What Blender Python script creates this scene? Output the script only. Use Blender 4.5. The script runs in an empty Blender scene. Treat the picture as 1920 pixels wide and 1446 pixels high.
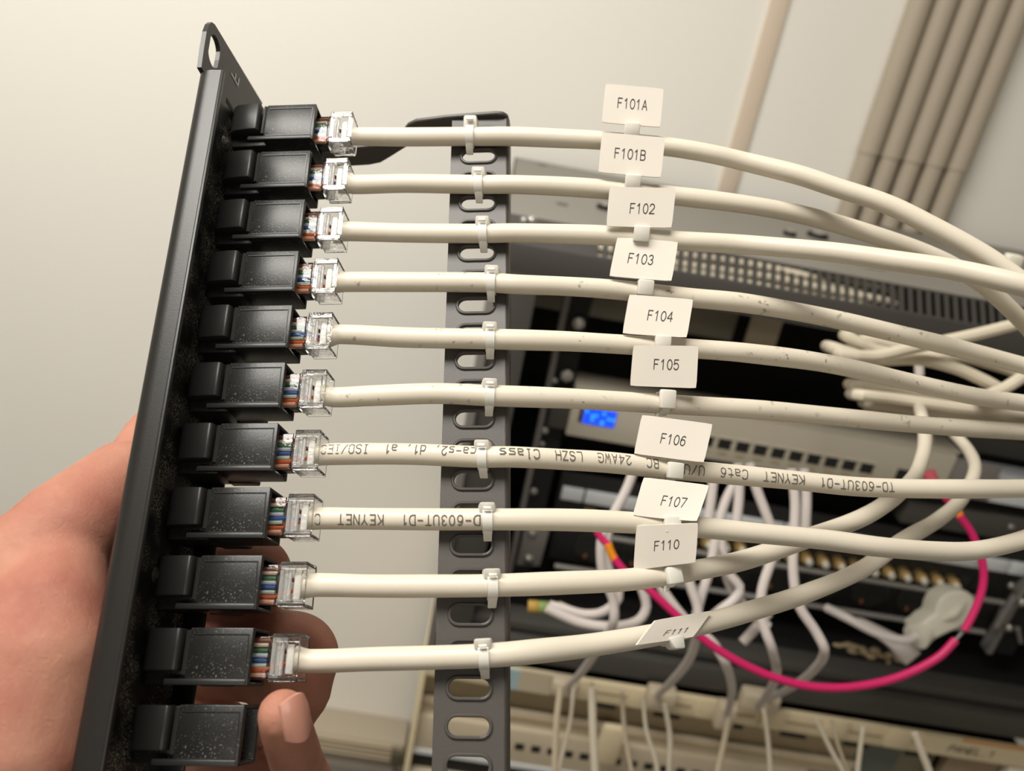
import bpy, bmesh, math, random
from mathutils import Vector as V, Matrix
random.seed(7)
SC = bpy.context.scene
COL = SC.collection
F = 1520.0            # focal length in pixels of the 1920x1446 frame
PI = math.pi

# ------------------------------------------------------------------ camera
Zc = V((653, 3394, -1520.)).normalized()            # world axes seen as (right, up, forward) of the camera
Xc = V((34040, -5868, 1520.)); Xc = (Xc - Zc * Xc.dot(Zc)).normalized()
def flip(v): return V((v.x, v.y, -v.z))
Yc = flip(flip(Zc).cross(flip(Xc)))
CAM = V((0, 0, 1.75))
def c2w(v):
    return V((v.dot(Xc), v.dot(Yc), v.dot(Zc)))
cam_d = bpy.data.cameras.new('camera'); cam = bpy.data.objects.new('camera', cam_d); COL.objects.link(cam)
R_, U_, B_ = c2w(V((1, 0, 0))), c2w(V((0, 1, 0))), c2w(V((0, 0, -1)))
cam.matrix_world = Matrix(((R_.x, U_.x, B_.x, CAM.x), (R_.y, U_.y, B_.y, CAM.y), (R_.z, U_.z, B_.z, CAM.z), (0, 0, 0, 1)))
cam_d.sensor_width = 36; cam_d.lens = 36 * F / 1920; cam_d.clip_start = 0.01; cam_d.clip_end = 50
cam_d.dof.use_dof = True; cam_d.dof.focus_distance = 0.232; cam_d.dof.aperture_fstop = 12.5
SC.camera = cam

# ------------------------------------------------------------------ light
w = bpy.data.worlds.new('world'); SC.world = w; w.use_nodes = True
w.node_tree.nodes['Background'].inputs[0].default_value = (1, .97, .93, 1)
w.node_tree.nodes['Background'].inputs[1].default_value = .25
def area(name, loc, target, sx, sy, power, col):
    d = bpy.data.lights.new(name, 'AREA'); d.shape = 'RECTANGLE'; d.size = sx; d.size_y = sy
    d.energy = power; d.color = col
    o = bpy.data.objects.new(name, d); COL.objects.link(o); o.location = loc
    o.rotation_euler = (V(target) - V(loc)).to_track_quat('-Z', 'Y').to_euler(); return o
area('ceiling_lamp_and_fill', (-.45, .12, 2.42), (-.40, .35, 1.2), .9, .30, 15.2, (1, .965, .90))
area('ceiling_lamp_and_fill', (.2, -1.5, 2.42), (.2, -1.3, 0), 1.2, .3, 8, (1, .955, .89))  # unseen fill light, added further back in the room to brighten the wall
SC.view_settings.view_transform = 'Standard'; SC.view_settings.look = 'None'
SC.view_settings.gamma = 1; SC.view_settings.use_curve_mapping = False
SC.view_settings.exposure = 0.15
SC.cycles.max_bounces = 10; SC.cycles.transmission_bounces = 8

# ------------------------------------------------------------------ coordinates
def ray(px, py): return c2w(V(((px - 960) / F, (723 - py) / F, 1.)))
def atZ(px, py, z): return CAM + ray(px, py) * z           # at depth z in front of the camera
def onY(px, py, y):
    d = ray(px, py); return CAM + d * (y / d.y)
# frame of the hand-held panel: a along the cables, b away, c up the panel (millimetres)
Pn = c2w(V((.99822418, .01125906, -.05849544))); Pu = c2w(V((.05864781, -.35779386, .93195707)))
Pv = c2w(V((.01043635, .93373276, .35781869)))
PO = CAM + c2w(V((-62.89, 90.67, 260.71))) * .001
def PF(a, b, c): return PO + (Pn * a + Pu * b + Pv * c) * .001
def onB(px, py, b):
    d = ray(px, py); o = CAM - PO
    return CAM + d * ((b * .001 - o.dot(Pu)) / d.dot(Pu))
def depth(p):
    v = p - CAM; return v.x * Xc.z + v.y * Yc.z + v.z * Zc.z

# ------------------------------------------------------------------ materials
def srgb(r, g, b):
    f = lambda c: (c / 255 / 12.92) if c / 255 <= .04045 else ((c / 255 + .055) / 1.055) ** 2.4
    return (f(r), f(g), f(b), 1)
MATS = {}
def mat(name, col, rough=.5, metal=0, var=0, vscale=60, bump=0, bscale=900, spec=.5, sss=0, trans=0, ior=1.45,
        emit=None, estr=0, dust=0, dscale=1500, dcol=(.32, .29, .25, 1), coat=0, dmask=None):
    if name in MATS: return MATS[name]
    m = bpy.data.materials.new(name); m.use_nodes = True; nt = m.node_tree; b = nt.nodes['Principled BSDF']
    I = b.inputs; I['Base Color'].default_value = col; I['Roughness'].default_value = rough; I['Metallic'].default_value = metal
    I['Specular IOR Level'].default_value = spec; I['IOR'].default_value = ior; I['Transmission Weight'].default_value = trans
    I['Coat Weight'].default_value = coat
    if sss: I['Subsurface Weight'].default_value = sss; I['Subsurface Radius'].default_value = (.006, .0025, .0015); I['Subsurface Scale'].default_value = 1
    if emit: I['Emission Color'].default_value = emit; I['Emission Strength'].default_value = estr
    tc = nt.nodes.new('ShaderNodeTexCoord'); last = None
    def noise(s, det=3):
        n = nt.nodes.new('ShaderNodeTexNoise'); n.inputs['Scale'].default_value = s; n.inputs['Detail'].default_value = det
        nt.links.new(tc.outputs['Object'], n.inputs['Vector']); return n
    if var:
        n = noise(vscale); mx = nt.nodes.new('ShaderNodeMix'); mx.data_type = 'RGBA'
        mx.inputs[6].default_value = tuple(c * (1 - var) for c in col[:3]) + (1,)
        mx.inputs[7].default_value = tuple(min(1, c * (1 + var)) for c in col[:3]) + (1,)
        nt.links.new(n.outputs['Fac'], mx.inputs[0]); nt.links.new(mx.outputs[2], I['Base Color']); last = mx.outputs[2]
    if dust:
        n = noise(dscale, 2); r = nt.nodes.new('ShaderNodeValToRGB')
        r.color_ramp.elements[0].position = .68 - dust; r.color_ramp.elements[1].position = .74 - dust
        nt.links.new(n.outputs['Fac'], r.inputs[0])
        n2 = noise(90, 2); r2 = nt.nodes.new('ShaderNodeValToRGB')
        r2.color_ramp.elements[0].position = .42; r2.color_ramp.elements[1].position = .62
        nt.links.new(n2.outputs['Fac'], r2.inputs[0])
        ml = nt.nodes.new('ShaderNodeMath'); ml.operation = 'MULTIPLY'
        nt.links.new(r.outputs[0], ml.inputs[0]); nt.links.new(r2.outputs[0], ml.inputs[1])
        mx = nt.nodes.new('ShaderNodeMix'); mx.data_type = 'RGBA'
        mx.inputs[6].default_value = col; mx.inputs[7].default_value = dcol
        if last: nt.links.new(last, mx.inputs[6])
        nt.links.new(ml.outputs[0], mx.inputs[0]); nt.links.new(mx.outputs[2], I['Base Color'])
    if bump:
        n = noise(bscale); bp = nt.nodes.new('ShaderNodeBump'); bp.inputs['Strength'].default_value = bump
        bp.inputs['Distance'].default_value = .0004
        nt.links.new(n.outputs['Fac'], bp.inputs['Height']); nt.links.new(bp.outputs[0], I['Normal'])
    MATS[name] = m; return m
M_wall = mat('wall_paint', (.91, .88, .81, 1), .9, var=.02, vscale=3, bump=.1, bscale=300)
M_ceil = mat('ceiling_paint', (.9, .88, .83, 1), .9)
M_floor = mat('floor_vinyl', (.35, .33, .30, 1), .6, var=.1, vscale=8)
M_blk = mat('black_powder_coat', (.009, .0085, .008, 1), .42, bump=.2, bscale=2600, dust=.15, dscale=2200, spec=.42)
M_blk2 = mat('black_flange', (.013, .012, .011, 1), .36, bump=.06, bscale=2600, spec=.5)
M_bar = mat('grey_black_bar', (.062, .055, .049, 1), .42, bump=.08, bscale=3500, spec=.5)
M_abs = mat('black_abs', (.014, .0135, .0125, 1), .36, bump=.07, bscale=1800, dust=.075, dscale=1900, dcol=(.12, .11, .10, 1))
M_abs2 = mat('black_abs_clip', (.022, .021, .020, 1), .38, bump=.06, bscale=1800)
M_cable = mat('cable_jacket', srgb(208, 199, 182), .42, var=.03, vscale=120, bump=.12, bscale=350, dust=.0, sss=0)
M_cabled = mat('cable_jacket_scuffed', srgb(208, 199, 182), .42, var=.03, vscale=120, bump=.12, bscale=350, dust=.05, dscale=420, dcol=(.30, .26, .21, 1))
M_bgc = mat('far_cable_jacket', srgb(205, 195, 175), .5, var=.04, vscale=80)
M_patch = mat('white_patch_cord', srgb(208, 199, 194), .5, var=.04, vscale=60)
M_flag = mat('flag_plastic', srgb(222, 214, 202), .45, bump=.05, bscale=500)
M_ink = mat('printer_ink', (.045, .042, .04, 1), .7)
M_ink2 = mat('jet_ink', (.13, .11, .085, 1), .8)
M_tie = mat('tie_nylon', srgb(226, 221, 210), .34, trans=.10, sss=.08, ior=1.5)
M_clr = mat('clear_polycarbonate', (1, 1, 1, 1), .05, trans=1, ior=1.48, bump=.5, bscale=500)
M_frost = mat('frosted_polycarbonate', (.97, .96, .93, 1), .22, trans=.75, ior=1.4, bump=.8, bscale=900)
M_gold = mat('gold_contact', (.75, .5, .18, 1), .25, metal=1)
M_chrome = mat('zinc_screw', (.62, .62, .60, 1), .3, metal=1, bump=.3, bscale=800)
M_cab = mat('cabinet_charcoal', (.060, .056, .050, 1), .5, bump=.1, bscale=1500)
M_cabtop = mat('cabinet_grey_top', (.25, .235, .205, 1), .55, bump=.1, bscale=900)
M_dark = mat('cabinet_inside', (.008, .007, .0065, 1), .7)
M_rail = mat('rail_grey', (.20, .185, .17, 1), .5)
M_rod = mat('steel_rod', (.34, .33, .31, 1), .4, metal=.5)
M_sw = mat('switch_case', srgb(190, 182, 165), .5, var=.02, vscale=20)
M_hole = mat('port_hole', (.012, .012, .01, 1), .7)
M_lbl = mat('label_strip', srgb(205, 208, 210), .5, var=.06, vscale=150)
M_cream = mat('cream_panel', srgb(214, 198, 165), .5, var=.04, vscale=40)
M_cream2 = mat('pale_panel', srgb(190, 176, 152), .55, var=.06, vscale=40)
M_tan = mat('tan_recess', srgb(160, 143, 112), .6, var=.08, vscale=30)
M_cond = mat('grey_pvc_conduit', srgb(182, 170, 152), .45, var=.02, vscale=10)
M_strip = mat('beige_strip', srgb(222, 205, 185), .6)
M_pink = mat('magenta_fibre', srgb(205, 30, 100), .4)
M_orange = mat('orange_marker', srgb(230, 140, 20), .5)
M_lcd = mat('blue_display', (.005, .02, .2, 1), .3, emit=(.01, .09, 1, 1), estr=.9)
M_blue = mat('pale_blue_sticker', srgb(160, 185, 190), .5)
M_white = mat('plug_white', srgb(222, 218, 202), .45)
M_skin = None

# ------------------------------------------------------------------ geometry helpers
def frame_from(t):
    t = t.normalized(); a = V((0, 0, 1)) if abs(t.z) < .9 else V((1, 0, 0))
    n = (a - t * a.dot(t)).normalized(); return n, t.cross(n)
class MB:
    def __init__(s): s.v = []; s.f = []
    def add(s, vs, fs):
        k = len(s.v); s.v += [V(x) for x in vs]; s.f += [tuple(i + k for i in f) for f in fs]; return s
    def hexa(s, p):   # p: 8 corners, bottom 4 then top 4
        return s.add(p, [(0, 3, 2, 1), (4, 5, 6, 7), (0, 1, 5, 4), (1, 2, 6, 5), (2, 3, 7, 6), (3, 0, 4, 7)])
    def pbox(s, a0, a1, b0, b1, c0, c1, fn=PF):
        return s.hexa([fn(a0, b0, c0), fn(a1, b0, c0), fn(a1, b1, c0), fn(a0, b1, c0), fn(a0, b0, c1), fn(a1, b0, c1), fn(a1, b1, c1), fn(a0, b1, c1)])
    def box(s, x0, x1, y0, y1, z0, z1):
        return s.pbox(x0, x1, y0, y1, z0, z1, fn=lambda a, b, c: V((a, b, c)))
    def prism(s, poly, off):
        n = len(poly); k = [p + off for p in poly]
        return s.add(list(poly) + k, [tuple(range(n))[::-1], tuple(range(n, 2 * n))] + [(i, (i + 1) % n, n + (i + 1) % n, n + i) for i in range(n)])
    def tube(s, pts, r, n=12, caps=True, start=None):
        m = len(pts); t0 = (pts[1] - pts[0]).normalized(); N, Bn = frame_from(t0)
        if start is not None: N = (start - t0 * start.dot(t0)).normalized(); Bn = t0.cross(N)
        vs = []
        for i, p in enumerate(pts):
            t = (pts[min(i + 1, m - 1)] - pts[max(i - 1, 0)]).normalized()
            N = (N - t * N.dot(t)).normalized(); Bn = t.cross(N)
            rr = r(i / (m - 1)) if callable(r) else r
            vs += [p + (N * math.cos(2 * PI * j / n) + Bn * math.sin(2 * PI * j / n)) * rr for j in range(n)]
        fs = [(i * n + j, i * n + (j + 1) % n, (i + 1) * n + (j + 1) % n, (i + 1) * n + j) for i in range(m - 1) for j in range(n)]
        if caps: fs += [tuple(range(n))[::-1], tuple((m - 1) * n + j for j in range(n))]
        return s.add(vs, fs)
    def cyl(s, p0, p1, r, n=16): return s.tube([p0, p1], r, n)
    def ball(s, c, r, n=14, ax=None):
        ax = ax or (V((1, 0, 0)), V((0, 1, 0)), V((0, 0, 1))); rr = r if isinstance(r, (tuple, list)) else (r, r, r)
        m = n // 2; vs = []
        for i in range(1, m):
            th = PI * i / m
            for j in range(n):
                ph = 2 * PI * j / n
                vs.append(c + ax[0] * rr[0] * math.sin(th) * math.cos(ph) + ax[1] * rr[1] * math.sin(th) * math.sin(ph) + ax[2] * rr[2] * math.cos(th))
        fs = [(i * n + j, (i + 1) * n + j, (i + 1) * n + (j + 1) % n, i * n + (j + 1) % n) for i in range(m - 2) for j in range(n)]
        vs += [c + ax[2] * rr[2], c - ax[2] * rr[2]]; k = (m - 1) * n
        fs += [(k, j, (j + 1) % n) for j in range(n)] + [(k + 1, (m - 2) * n + (j + 1) % n, (m - 2) * n + j) for j in range(n)]
        return s.add(vs, fs)
def wloc(o):
    l = V((0, 0, 0))
    while o is not None: l += o.location; o = o.parent
    return l
def mesh(name, mb, m, org, bevel=0, seg=2, ang=35, smooth=True):
    me = bpy.data.meshes.new(name); me.from_pydata([p - org for p in mb.v], [], mb.f)
    bm = bmesh.new(); bm.from_mesh(me)
    bmesh.ops.recalc_face_normals(bm, faces=bm.faces)
    if bevel:
        bm.normal_update()
        es = [e for e in bm.edges if len(e.link_faces) == 2 and e.calc_face_angle(0) > math.radians(30)]
        bmesh.ops.bevel(bm, geom=es, offset=bevel, segments=seg, affect='EDGES', clamp_overlap=True, profile=.5)
    bm.to_mesh(me); bm.free()
    if smooth:
        for p in me.polygons: p.use_smooth = True
        me.set_sharp_from_angle(angle=math.radians(ang))
    me.materials.append(m); return me
def thing(name, loc, label, cat, group=None):
    o = bpy.data.objects.new(name, None); COL.objects.link(o); o.location = loc; o.empty_display_size = .005
    o['label'] = label; o['category'] = cat
    if group: o['group'] = group
    return o
def part(name, mb, m, parent, bevel=0, label=None, seg=2, ang=35, kind=None):
    me = mb if isinstance(mb, bpy.types.Mesh) else mesh(name, mb, m, wloc(parent), bevel, seg, ang)
    o = bpy.data.objects.new(name, me); COL.objects.link(o); o.parent = parent
    if label: o['label'] = label
    if kind: o['kind'] = kind
    return o
def solo(name, mb, m, label=None, cat=None, group=None, bevel=0, kind=None, seg=2, ang=35):
    c = sum(mb.v, V((0, 0, 0))) / len(mb.v)
    o = bpy.data.objects.new(name, mesh(name, mb, m, c, bevel, seg, ang)); COL.objects.link(o); o.location = c
    if label: o['label'] = label
    if cat: o['category'] = cat
    if group: o['group'] = group
    if kind: o['kind'] = kind
    return o
def clone(src, loc, label):     # copies a thing with its parts and sub-parts
    def cp(o, par):
        c = o.copy(); COL.objects.link(c); c.parent = par
        for ch in KIDS(o): cp(ch, c)
        return c
    r = cp(src, None); r.location = loc; r['label'] = label; return r
def KIDS(o): return [x for x in list(bpy.data.objects) if x.parent == o]
def smoothline(P, step=8):
    out = []; n = len(P)
    for i in range(n - 1):
        p0 = P[i - 1] if i else P[0] * 2 - P[1]; p1, p2 = P[i], P[i + 1]; p3 = P[i + 2] if i + 2 < n else P[-1] * 2 - P[-2]
        d1 = max((p1 - p0).length, 1e-9) ** .5; d2 = max((p2 - p1).length, 1e-9) ** .5; d3 = max((p3 - p2).length, 1e-9) ** .5
        for k in range(step):
            t = k / step
            m1 = (p2 - p1 + ((p1 - p0) / (d1 * d1) - (p2 - p0) / (d1 * d1 + d2 * d2)) * (d2 * d2)) if True else 0
            m1 = (p2 - p0) * (d2 * d2 / (d1 * d1 + d2 * d2)); m2 = (p3 - p1) * (d2 * d2 / (d2 * d2 + d3 * d3))
            out.append(p1 * (2 * t**3 - 3 * t * t + 1) + m1 * (t**3 - 2 * t * t + t) + p2 * (3 * t * t - 2 * t**3) + m2 * (t**3 - t * t))
    out.append(P[-1]); return out
def resample(P, d):
    out = [P[0]]; acc = 0; cum = [0]
    for i in range(1, len(P)): cum.append(cum[-1] + (P[i] - P[i - 1]).length)
    n = max(2, int(cum[-1] / d)); j = 1
    for k in range(1, n + 1):
        s = cum[-1] * k / n
        while j < len(P) - 1 and cum[j] < s: j += 1
        u = (s - cum[j - 1]) / max(cum[j] - cum[j - 1], 1e-9); out.append(P[j - 1].lerp(P[j], min(1, u)))
    return out
# single-stroke lettering, drawn on a 4 x 6 grid (x, y up); strokes become narrow ribbons
def arc_(cx, cy, rx, ry, a0, a1, n=8):
    return [(cx + rx * math.cos(math.radians(a0 + (a1 - a0) * i / n)), cy + ry * math.sin(math.radians(a0 + (a1 - a0) * i / n))) for i in range(n + 1)]
GL = {
 'F': [[(0, 0), (0, 6), (3.4, 6)], [(0, 3.2), (2.8, 3.2)]], '1': [[(.6, 4.6), (2, 6), (2, 0)]], '0': [arc_(2, 3, 1.9, 3, 0, 360, 16)],
 'A': [[(0, 0), (2, 6), (4, 0)], [(.7, 2), (3.3, 2)]], 'B': [[(0, 0), (0, 6), (2.2, 6)] + arc_(2.2, 4.6, 1.4, 1.4, 90, -90) + [(0, 3.2)], [(2.2, 3.2)] + arc_(2.2, 1.6, 1.6, 1.6, 90, -90) + [(0, 0)]],
 '2': [arc_(2, 4.2, 1.8, 1.8, 170, -30) + [(.1, 0), (4, 0)]], '3': [arc_(1.9, 4.5, 1.6, 1.5, 160, -90) + arc_(1.9, 1.55, 1.8, 1.55, 90, -160)],
 '4': [[(3, 0), (3, 6), (0, 1.8), (4, 1.8)]], '5': [[(3.6, 6), (.6, 6), (.3, 3.2)] + arc_(1.9, 2, 1.9, 2, 130, -150)],
 '6': [arc_(2, 1.9, 1.8, 1.9, 180, -180, 14), [(.2, 1.9), (.3, 3.6), (1.2, 5.5), (2.4, 6), (3.6, 5.4)]], '7': [[(0, 6), (4, 6), (1.4, 0)]],
 'T': [[(0, 6), (4, 6)], [(2, 6), (2, 0)]], 'D': [[(0, 0), (0, 6), (2, 6), (3.4, 5.4), (4, 4), (4, 2), (3.4, .6), (2, 0), (0, 0)]], '-': [[(.3, 3), (3.7, 3)]],
 'U': [[(0, 6), (0, 1), (1, 0), (3, 0), (4, 1), (4, 6)]], 'K': [[(0, 0), (0, 6)], [(4, 6), (0, 2.6)], [(1.4, 3.8), (4, 0)]], 'E': [[(3.8, 6), (0, 6), (0, 0), (3.8, 0)], [(0, 3), (3, 3)]],
 'Y': [[(0, 6), (2, 3), (4, 6)], [(2, 3), (2, 0)]], 'N': [[(0, 0), (0, 6), (4, 0), (4, 6)]], 'C': [[(4, 5), (3, 6), (1, 6), (0, 5), (0, 1), (1, 0), (3, 0), (4, 1)]],
 'a': [[(.4, 4), (3, 4), (3.8, 3.2), (3.8, 0), (1, 0), (.1, 1), (1, 2.2), (3.8, 2.2)]], 't': [[(1.4, 5.6), (1.4, .8), (2.2, 0), (3.6, 0)], [(0, 4), (3.4, 4)]], '/': [[(0, 0), (4, 6)]],
 'W': [[(0, 6), (.8, 0), (2, 4), (3.2, 0), (4, 6)]], 'G': [[(4, 5), (3, 6), (1, 6), (0, 5), (0, 1), (1, 0), (4, 0), (4, 3), (2.2, 3)]], 'L': [[(0, 6), (0, 0), (3.8, 0)]],
 'S': [[(4, 5), (3, 6), (1, 6), (0, 5), (0, 4), (1, 3.1), (3, 2.9), (4, 2), (4, 1), (3, 0), (1, 0), (0, 1)]], 'Z': [[(0, 6), (4, 6), (0, 0), (4, 0)]], 'H': [[(0, 0), (0, 6)], [(4, 0), (4, 6)], [(0, 3), (4, 3)]],
 'l': [[(1.2, 6), (2, 6), (2, 0)], [(1, 0), (3, 0)]], 's': [[(3.8, 4), (.8, 4), (.2, 3.2), (.8, 2.2), (3.2, 1.9), (3.8, 1), (3.2, 0), (.2, 0)]], ',': [[(2, .8), (1.4, -.8)]], '.': [[(1.7, 0), (2.3, 0)]],
 'd': [[(3.8, 6), (3.8, 0), (1, 0), (.1, 1), (.1, 3), (1, 4), (3.8, 4)]], 'i': [[(2, 4), (2, 0)], [(2, 5.4), (2, 6)]], 'I': [[(1, 6), (3, 6)], [(1, 0), (3, 0)], [(2, 6), (2, 0)]],
 'O': [[(1, 0), (0, 1), (0, 5), (1, 6), (3, 6), (4, 5), (4, 1), (3, 0), (1, 0)]], 'P': [[(0, 0), (0, 6), (3, 6), (4, 5), (4, 3.6), (3, 2.8), (0, 2.8)]], 'c': [[(3.8, 4), (1, 4), (.1, 3), (.1, 1), (1, 0), (3.8, 0)]], ' ': []}
_txt = {}
def textmesh(s, wgt=.62, cuts=0, adv=5.4):
    """(verts2d, faces, width) of a line of text, cap height 1; strokes are ribbons cut into short pieces"""
    key = (s, wgt, adv)
    if key in _txt: return _txt[key]
    vs = []; fs = []; x0 = 0
    for ch in s:
        for st in GL[ch]:
            for (ax, ay), (bx_, by) in zip(st, st[1:]):
                L_ = math.hypot(bx_ - ax, by - ay)
                if L_ < 1e-6: continue
                ux, uy = (bx_ - ax) / L_, (by - ay) / L_; h = wgt / 2
                n = max(1, int(L_ / 1.6))
                for q in range(n):
                    e0 = -h * .8 if q == 0 else 0; e1 = h * .8 if q == n - 1 else 0
                    p0 = (ax + ux * (L_ * q / n + e0), ay + uy * (L_ * q / n + e0)); p1 = (ax + ux * (L_ * (q + 1) / n + e1), ay + uy * (L_ * (q + 1) / n + e1))
                    k = len(vs); vs += [(p0[0] - uy * h, p0[1] + ux * h), (p0[0] + uy * h, p0[1] - ux * h), (p1[0] + uy * h, p1[1] - ux * h), (p1[0] - uy * h, p1[1] + ux * h)]
                    fs.append((k, k + 1, k + 2, k + 3))
        x0 += adv
        if ch != ' ' or True: vs = vs
        _off = adv
        # shift following glyphs
        vs = [(x - adv, y) for x, y in vs]
    vs = [((x + x0) / 6, y / 6) for x, y in vs]
    m0 = min(x for x, y in vs); m1 = max(x for x, y in vs)
    _txt[key] = ([(x - m0, y) for x, y in vs], fs, m1 - m0); return _txt[key]

# ------------------------------------------------------------------ the room (setting)
WY = .92
def wallbox(name, *b, m=M_wall):
    mb = MB(); mb.box(*b); return solo(name, mb, m, kind='structure')
wallbox('wall_back', -2.4, 2.4, WY, WY + .1, 0, 2.46)
wallbox('wall_left', -2.5, -2.4, -2.6, WY, 0, 2.46)
wallbox('wall_right', 2.4, 2.5, -2.6, WY, 0, 2.46)
wallbox('wall_front', -2.4, 2.4, -2.7, -2.6, 0, 2.46)
wallbox('floor', -2.5, 2.5, -2.7, WY + .1, -.1, 0, m=M_floor)
wallbox('ceiling', -2.5, 2.5, -2.7, WY + .1, 2.46, 2.56, m=M_ceil)

# flat beige strip up the wall, a little darker than the paint
mb = MB(); mb.box(.228, .2475, WY - .004, WY - .0001, 1.2, 2.46)
solo('wall_strip', mb, M_strip, 'flat beige strip running up the white wall', 'beige_strip', bevel=.001)
# five conduits on the wall, ending behind the cabinet top
for i in range(5):
    x = .372 + .0245 * i; r = .0118; y = WY - .013; zb = 1.615
    t = thing('conduit_pipe', (x, y, zb), ['leftmost of the five grey conduits on the wall', 'second grey conduit from the left on the wall',
              'middle one of the five grey conduits on the wall', 'fourth grey conduit from the left on the wall', 'rightmost of the five grey conduits on the wall'][i],
              'conduit', 'grey conduits running up the wall')
    mb = MB(); mb.cyl(V((x, y, 1.69)), V((x, y, 2.46)), r, 24); part('pipe', mb, M_cond, t)
    mb = MB(); mb.cyl(V((x, y, zb - .004)), V((x, y, 1.692)), r - .0012, 24); part('socket', mb, M_cond, t, label='narrower lower end of the conduit')

# ------------------------------------------------------------------ network cabinet
CX0, CX1 = .0, .605; YF = .60; ZB = 1.6014; ZT = 1.6191; YT = YF + .0177; YB = .905; ZL = 1.579
cab = thing('network_cabinet', (CX0, YF, 1.19), 'open charcoal wall cabinet with slotted sloping top edge and grey top', 'cabinet')
mb = MB(); mb.box(CX0, CX1 + .1, YT, YB, ZT - .0015, ZT); part('top_panel', mb, M_cabtop, cab, label='light grey flat top of the cabinet')
mb = MB(); mb.box(CX0, CX1 + .1, YF, YF + .0015, ZL, ZB); mb.box(CX0, CX1 + .1, YF, YF + .02, ZL - .0012, ZL); part('fascia', mb, M_cab, cab, bevel=.0006)
# bevelled strip: lower lip, upper lip and slats between the slots
ev = V((0, .70711, .70711)); nb = V((0, .70711, -.70711)); L = .0177 * math.sqrt(2)
def bev(x0, x1, s0, s1, th=.0014):
    m = MB(); o = V((0, YF, ZB))
    q = [o + V((x0, 0, 0)) + ev * s0, o + V((x1, 0, 0)) + ev * s0, o + V((x1, 0, 0)) + ev * s1, o + V((x0, 0, 0)) + ev * s1]
    m.prism(q, nb * th); return m
part('bevel_strip', bev(CX0, CX1 + .1, 0, .0022), M_cab, cab); part('bevel_strip', bev(CX0, CX1 + .1, L - .0018, L), M_cab, cab)
part('bevel_strip', bev(CX0, .0738, .0022, L - .0018), M_cab, cab)
x = .0773
while x < CX1 + .09:
    part('vent_slat', bev(x, x + .0038, .0022, L - .0018), M_cab, cab); x += .0073
mb = MB(); mb.box(CX0, CX0 + .0015, YF + .02, YB, 1.19, ZT); part('side_panel', mb, M_cab, cab)
mb = MB(); mb.box(CX1 + .1, CX1 + .1015, YF, YB, 1.19, ZT); part('side_panel', mb, M_cab, cab)
mb = MB(); mb.box(CX0, CX0 + .034, YF, YF + .02, 1.215, ZL); part('corner_post', mb, M_cab, cab, bevel=.001)
mb = MB(); mb.box(CX0 - .004, CX0 + .004, YF - .004, YF, 1.2, ZL); part('edge_strip', mb, M_rail, cab, bevel=.001, label='light grey front edge strip')
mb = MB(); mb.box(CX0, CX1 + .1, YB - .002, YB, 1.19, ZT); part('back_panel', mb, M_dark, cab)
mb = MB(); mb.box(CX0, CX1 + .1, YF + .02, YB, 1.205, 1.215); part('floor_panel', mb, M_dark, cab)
mb = MB(); mb.box(.0, CX1 + .1, YF - .002, YF + .018, 1.207, 1.232); part('bottom_rail', mb, M_cab, cab, bevel=.001)
mb = MB(); mb.box(.0, CX1 + .1, YF + .006, YF + .03, 1.236, 1.246); part('bottom_rail', mb, M_cab, cab, bevel=.001)
# mounting rails
YR = .67
for x0, x1, lx in ((.0620, .0865, .0620), (.568, .595, .5655)):
    mb = MB(); mb.box(x0 + .006, x1, YR, YR + .002, 1.25, 1.575)
    r = part('mounting_rail', mb, M_dark, cab)
    mb = MB(); mb.box(lx, lx + .005, YR - .004, YR + .01, 1.25, 1.575); part('rail_edge', mb, M_rail, cab, label='pale folded edge of the mounting rail')
mb = MB(); mb.box(.02, .245, YR + .10, YR + .104, 1.50, 1.59); part('equipment_plate', mb, mat('olive_plate', (.34, .31, .24, 1), .6), cab, label='olive grey plate deep inside')
mb = MB(); mb.box(.245, .275, YR + .06, YR + .063, 1.51, 1.575); part('bracket_plate', mb, M_cream2, cab, label='pale bracket plate inside')
# holes, cap and bolts on the top and rails
for px, py in ((1017, 309), (1054, 383)):
    p = onY(px, py, .7); d = ray(px, py); p = CAM + d * ((ZT - CAM.z) / d.z)
    mb = MB(); mb.ball(p, (.006, .006, .0006)); part('screw_recess', mb, M_cab, cab)
for px, py, r in ((1135, 392, .008), (1480, 441, .006), (1532, 444, .010)):
    d = ray(px, py); p = CAM + d * ((ZT - CAM.z) / d.z)
    mb = MB(); mb.cyl(p, p + V((0, 0, .003)), r, 18); w_ = part('bolt', mb, M_dark, cab, bevel=.0005)
    mb = MB(); mb.cyl(p + V((0, 0, .003)), p + V((0, 0, .0042)), r * .55, 12); part('bolt_head', mb, M_chrome, w_)
for px, py, r, hexa in ((1085, 605, .0052, 0), (1063, 703, .0062, 1), (1040, 712, .0026, 0), (1022, 805, .0030, 0), (1017, 830, .0022, 0), (1001, 918, .0034, 0), (1893, 985, .003, 0),
                        (1893, 1095, .0035, 0), (1915, 1128, .0055, 0), (1890, 1176, .0055, 0), (998, 998, .005, 0), (991, 1046, .0058, 0), (982, 414, .003, 0), (997, 414, .004, 0)):
    y = YR - .003 if py > 500 else YF - .0005
    p = onY(px, py, y)
    mb = MB(); mb.cyl(p, p + V((0, -.0035, 0)), r, 6 if hexa else 18)
    if not hexa: mb.ball(p + V((0, -.0035, 0)), (r * .8, r * .3, r * .8))
    part('rail_screw', mb, M_chrome, cab, bevel=.0005)
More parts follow.
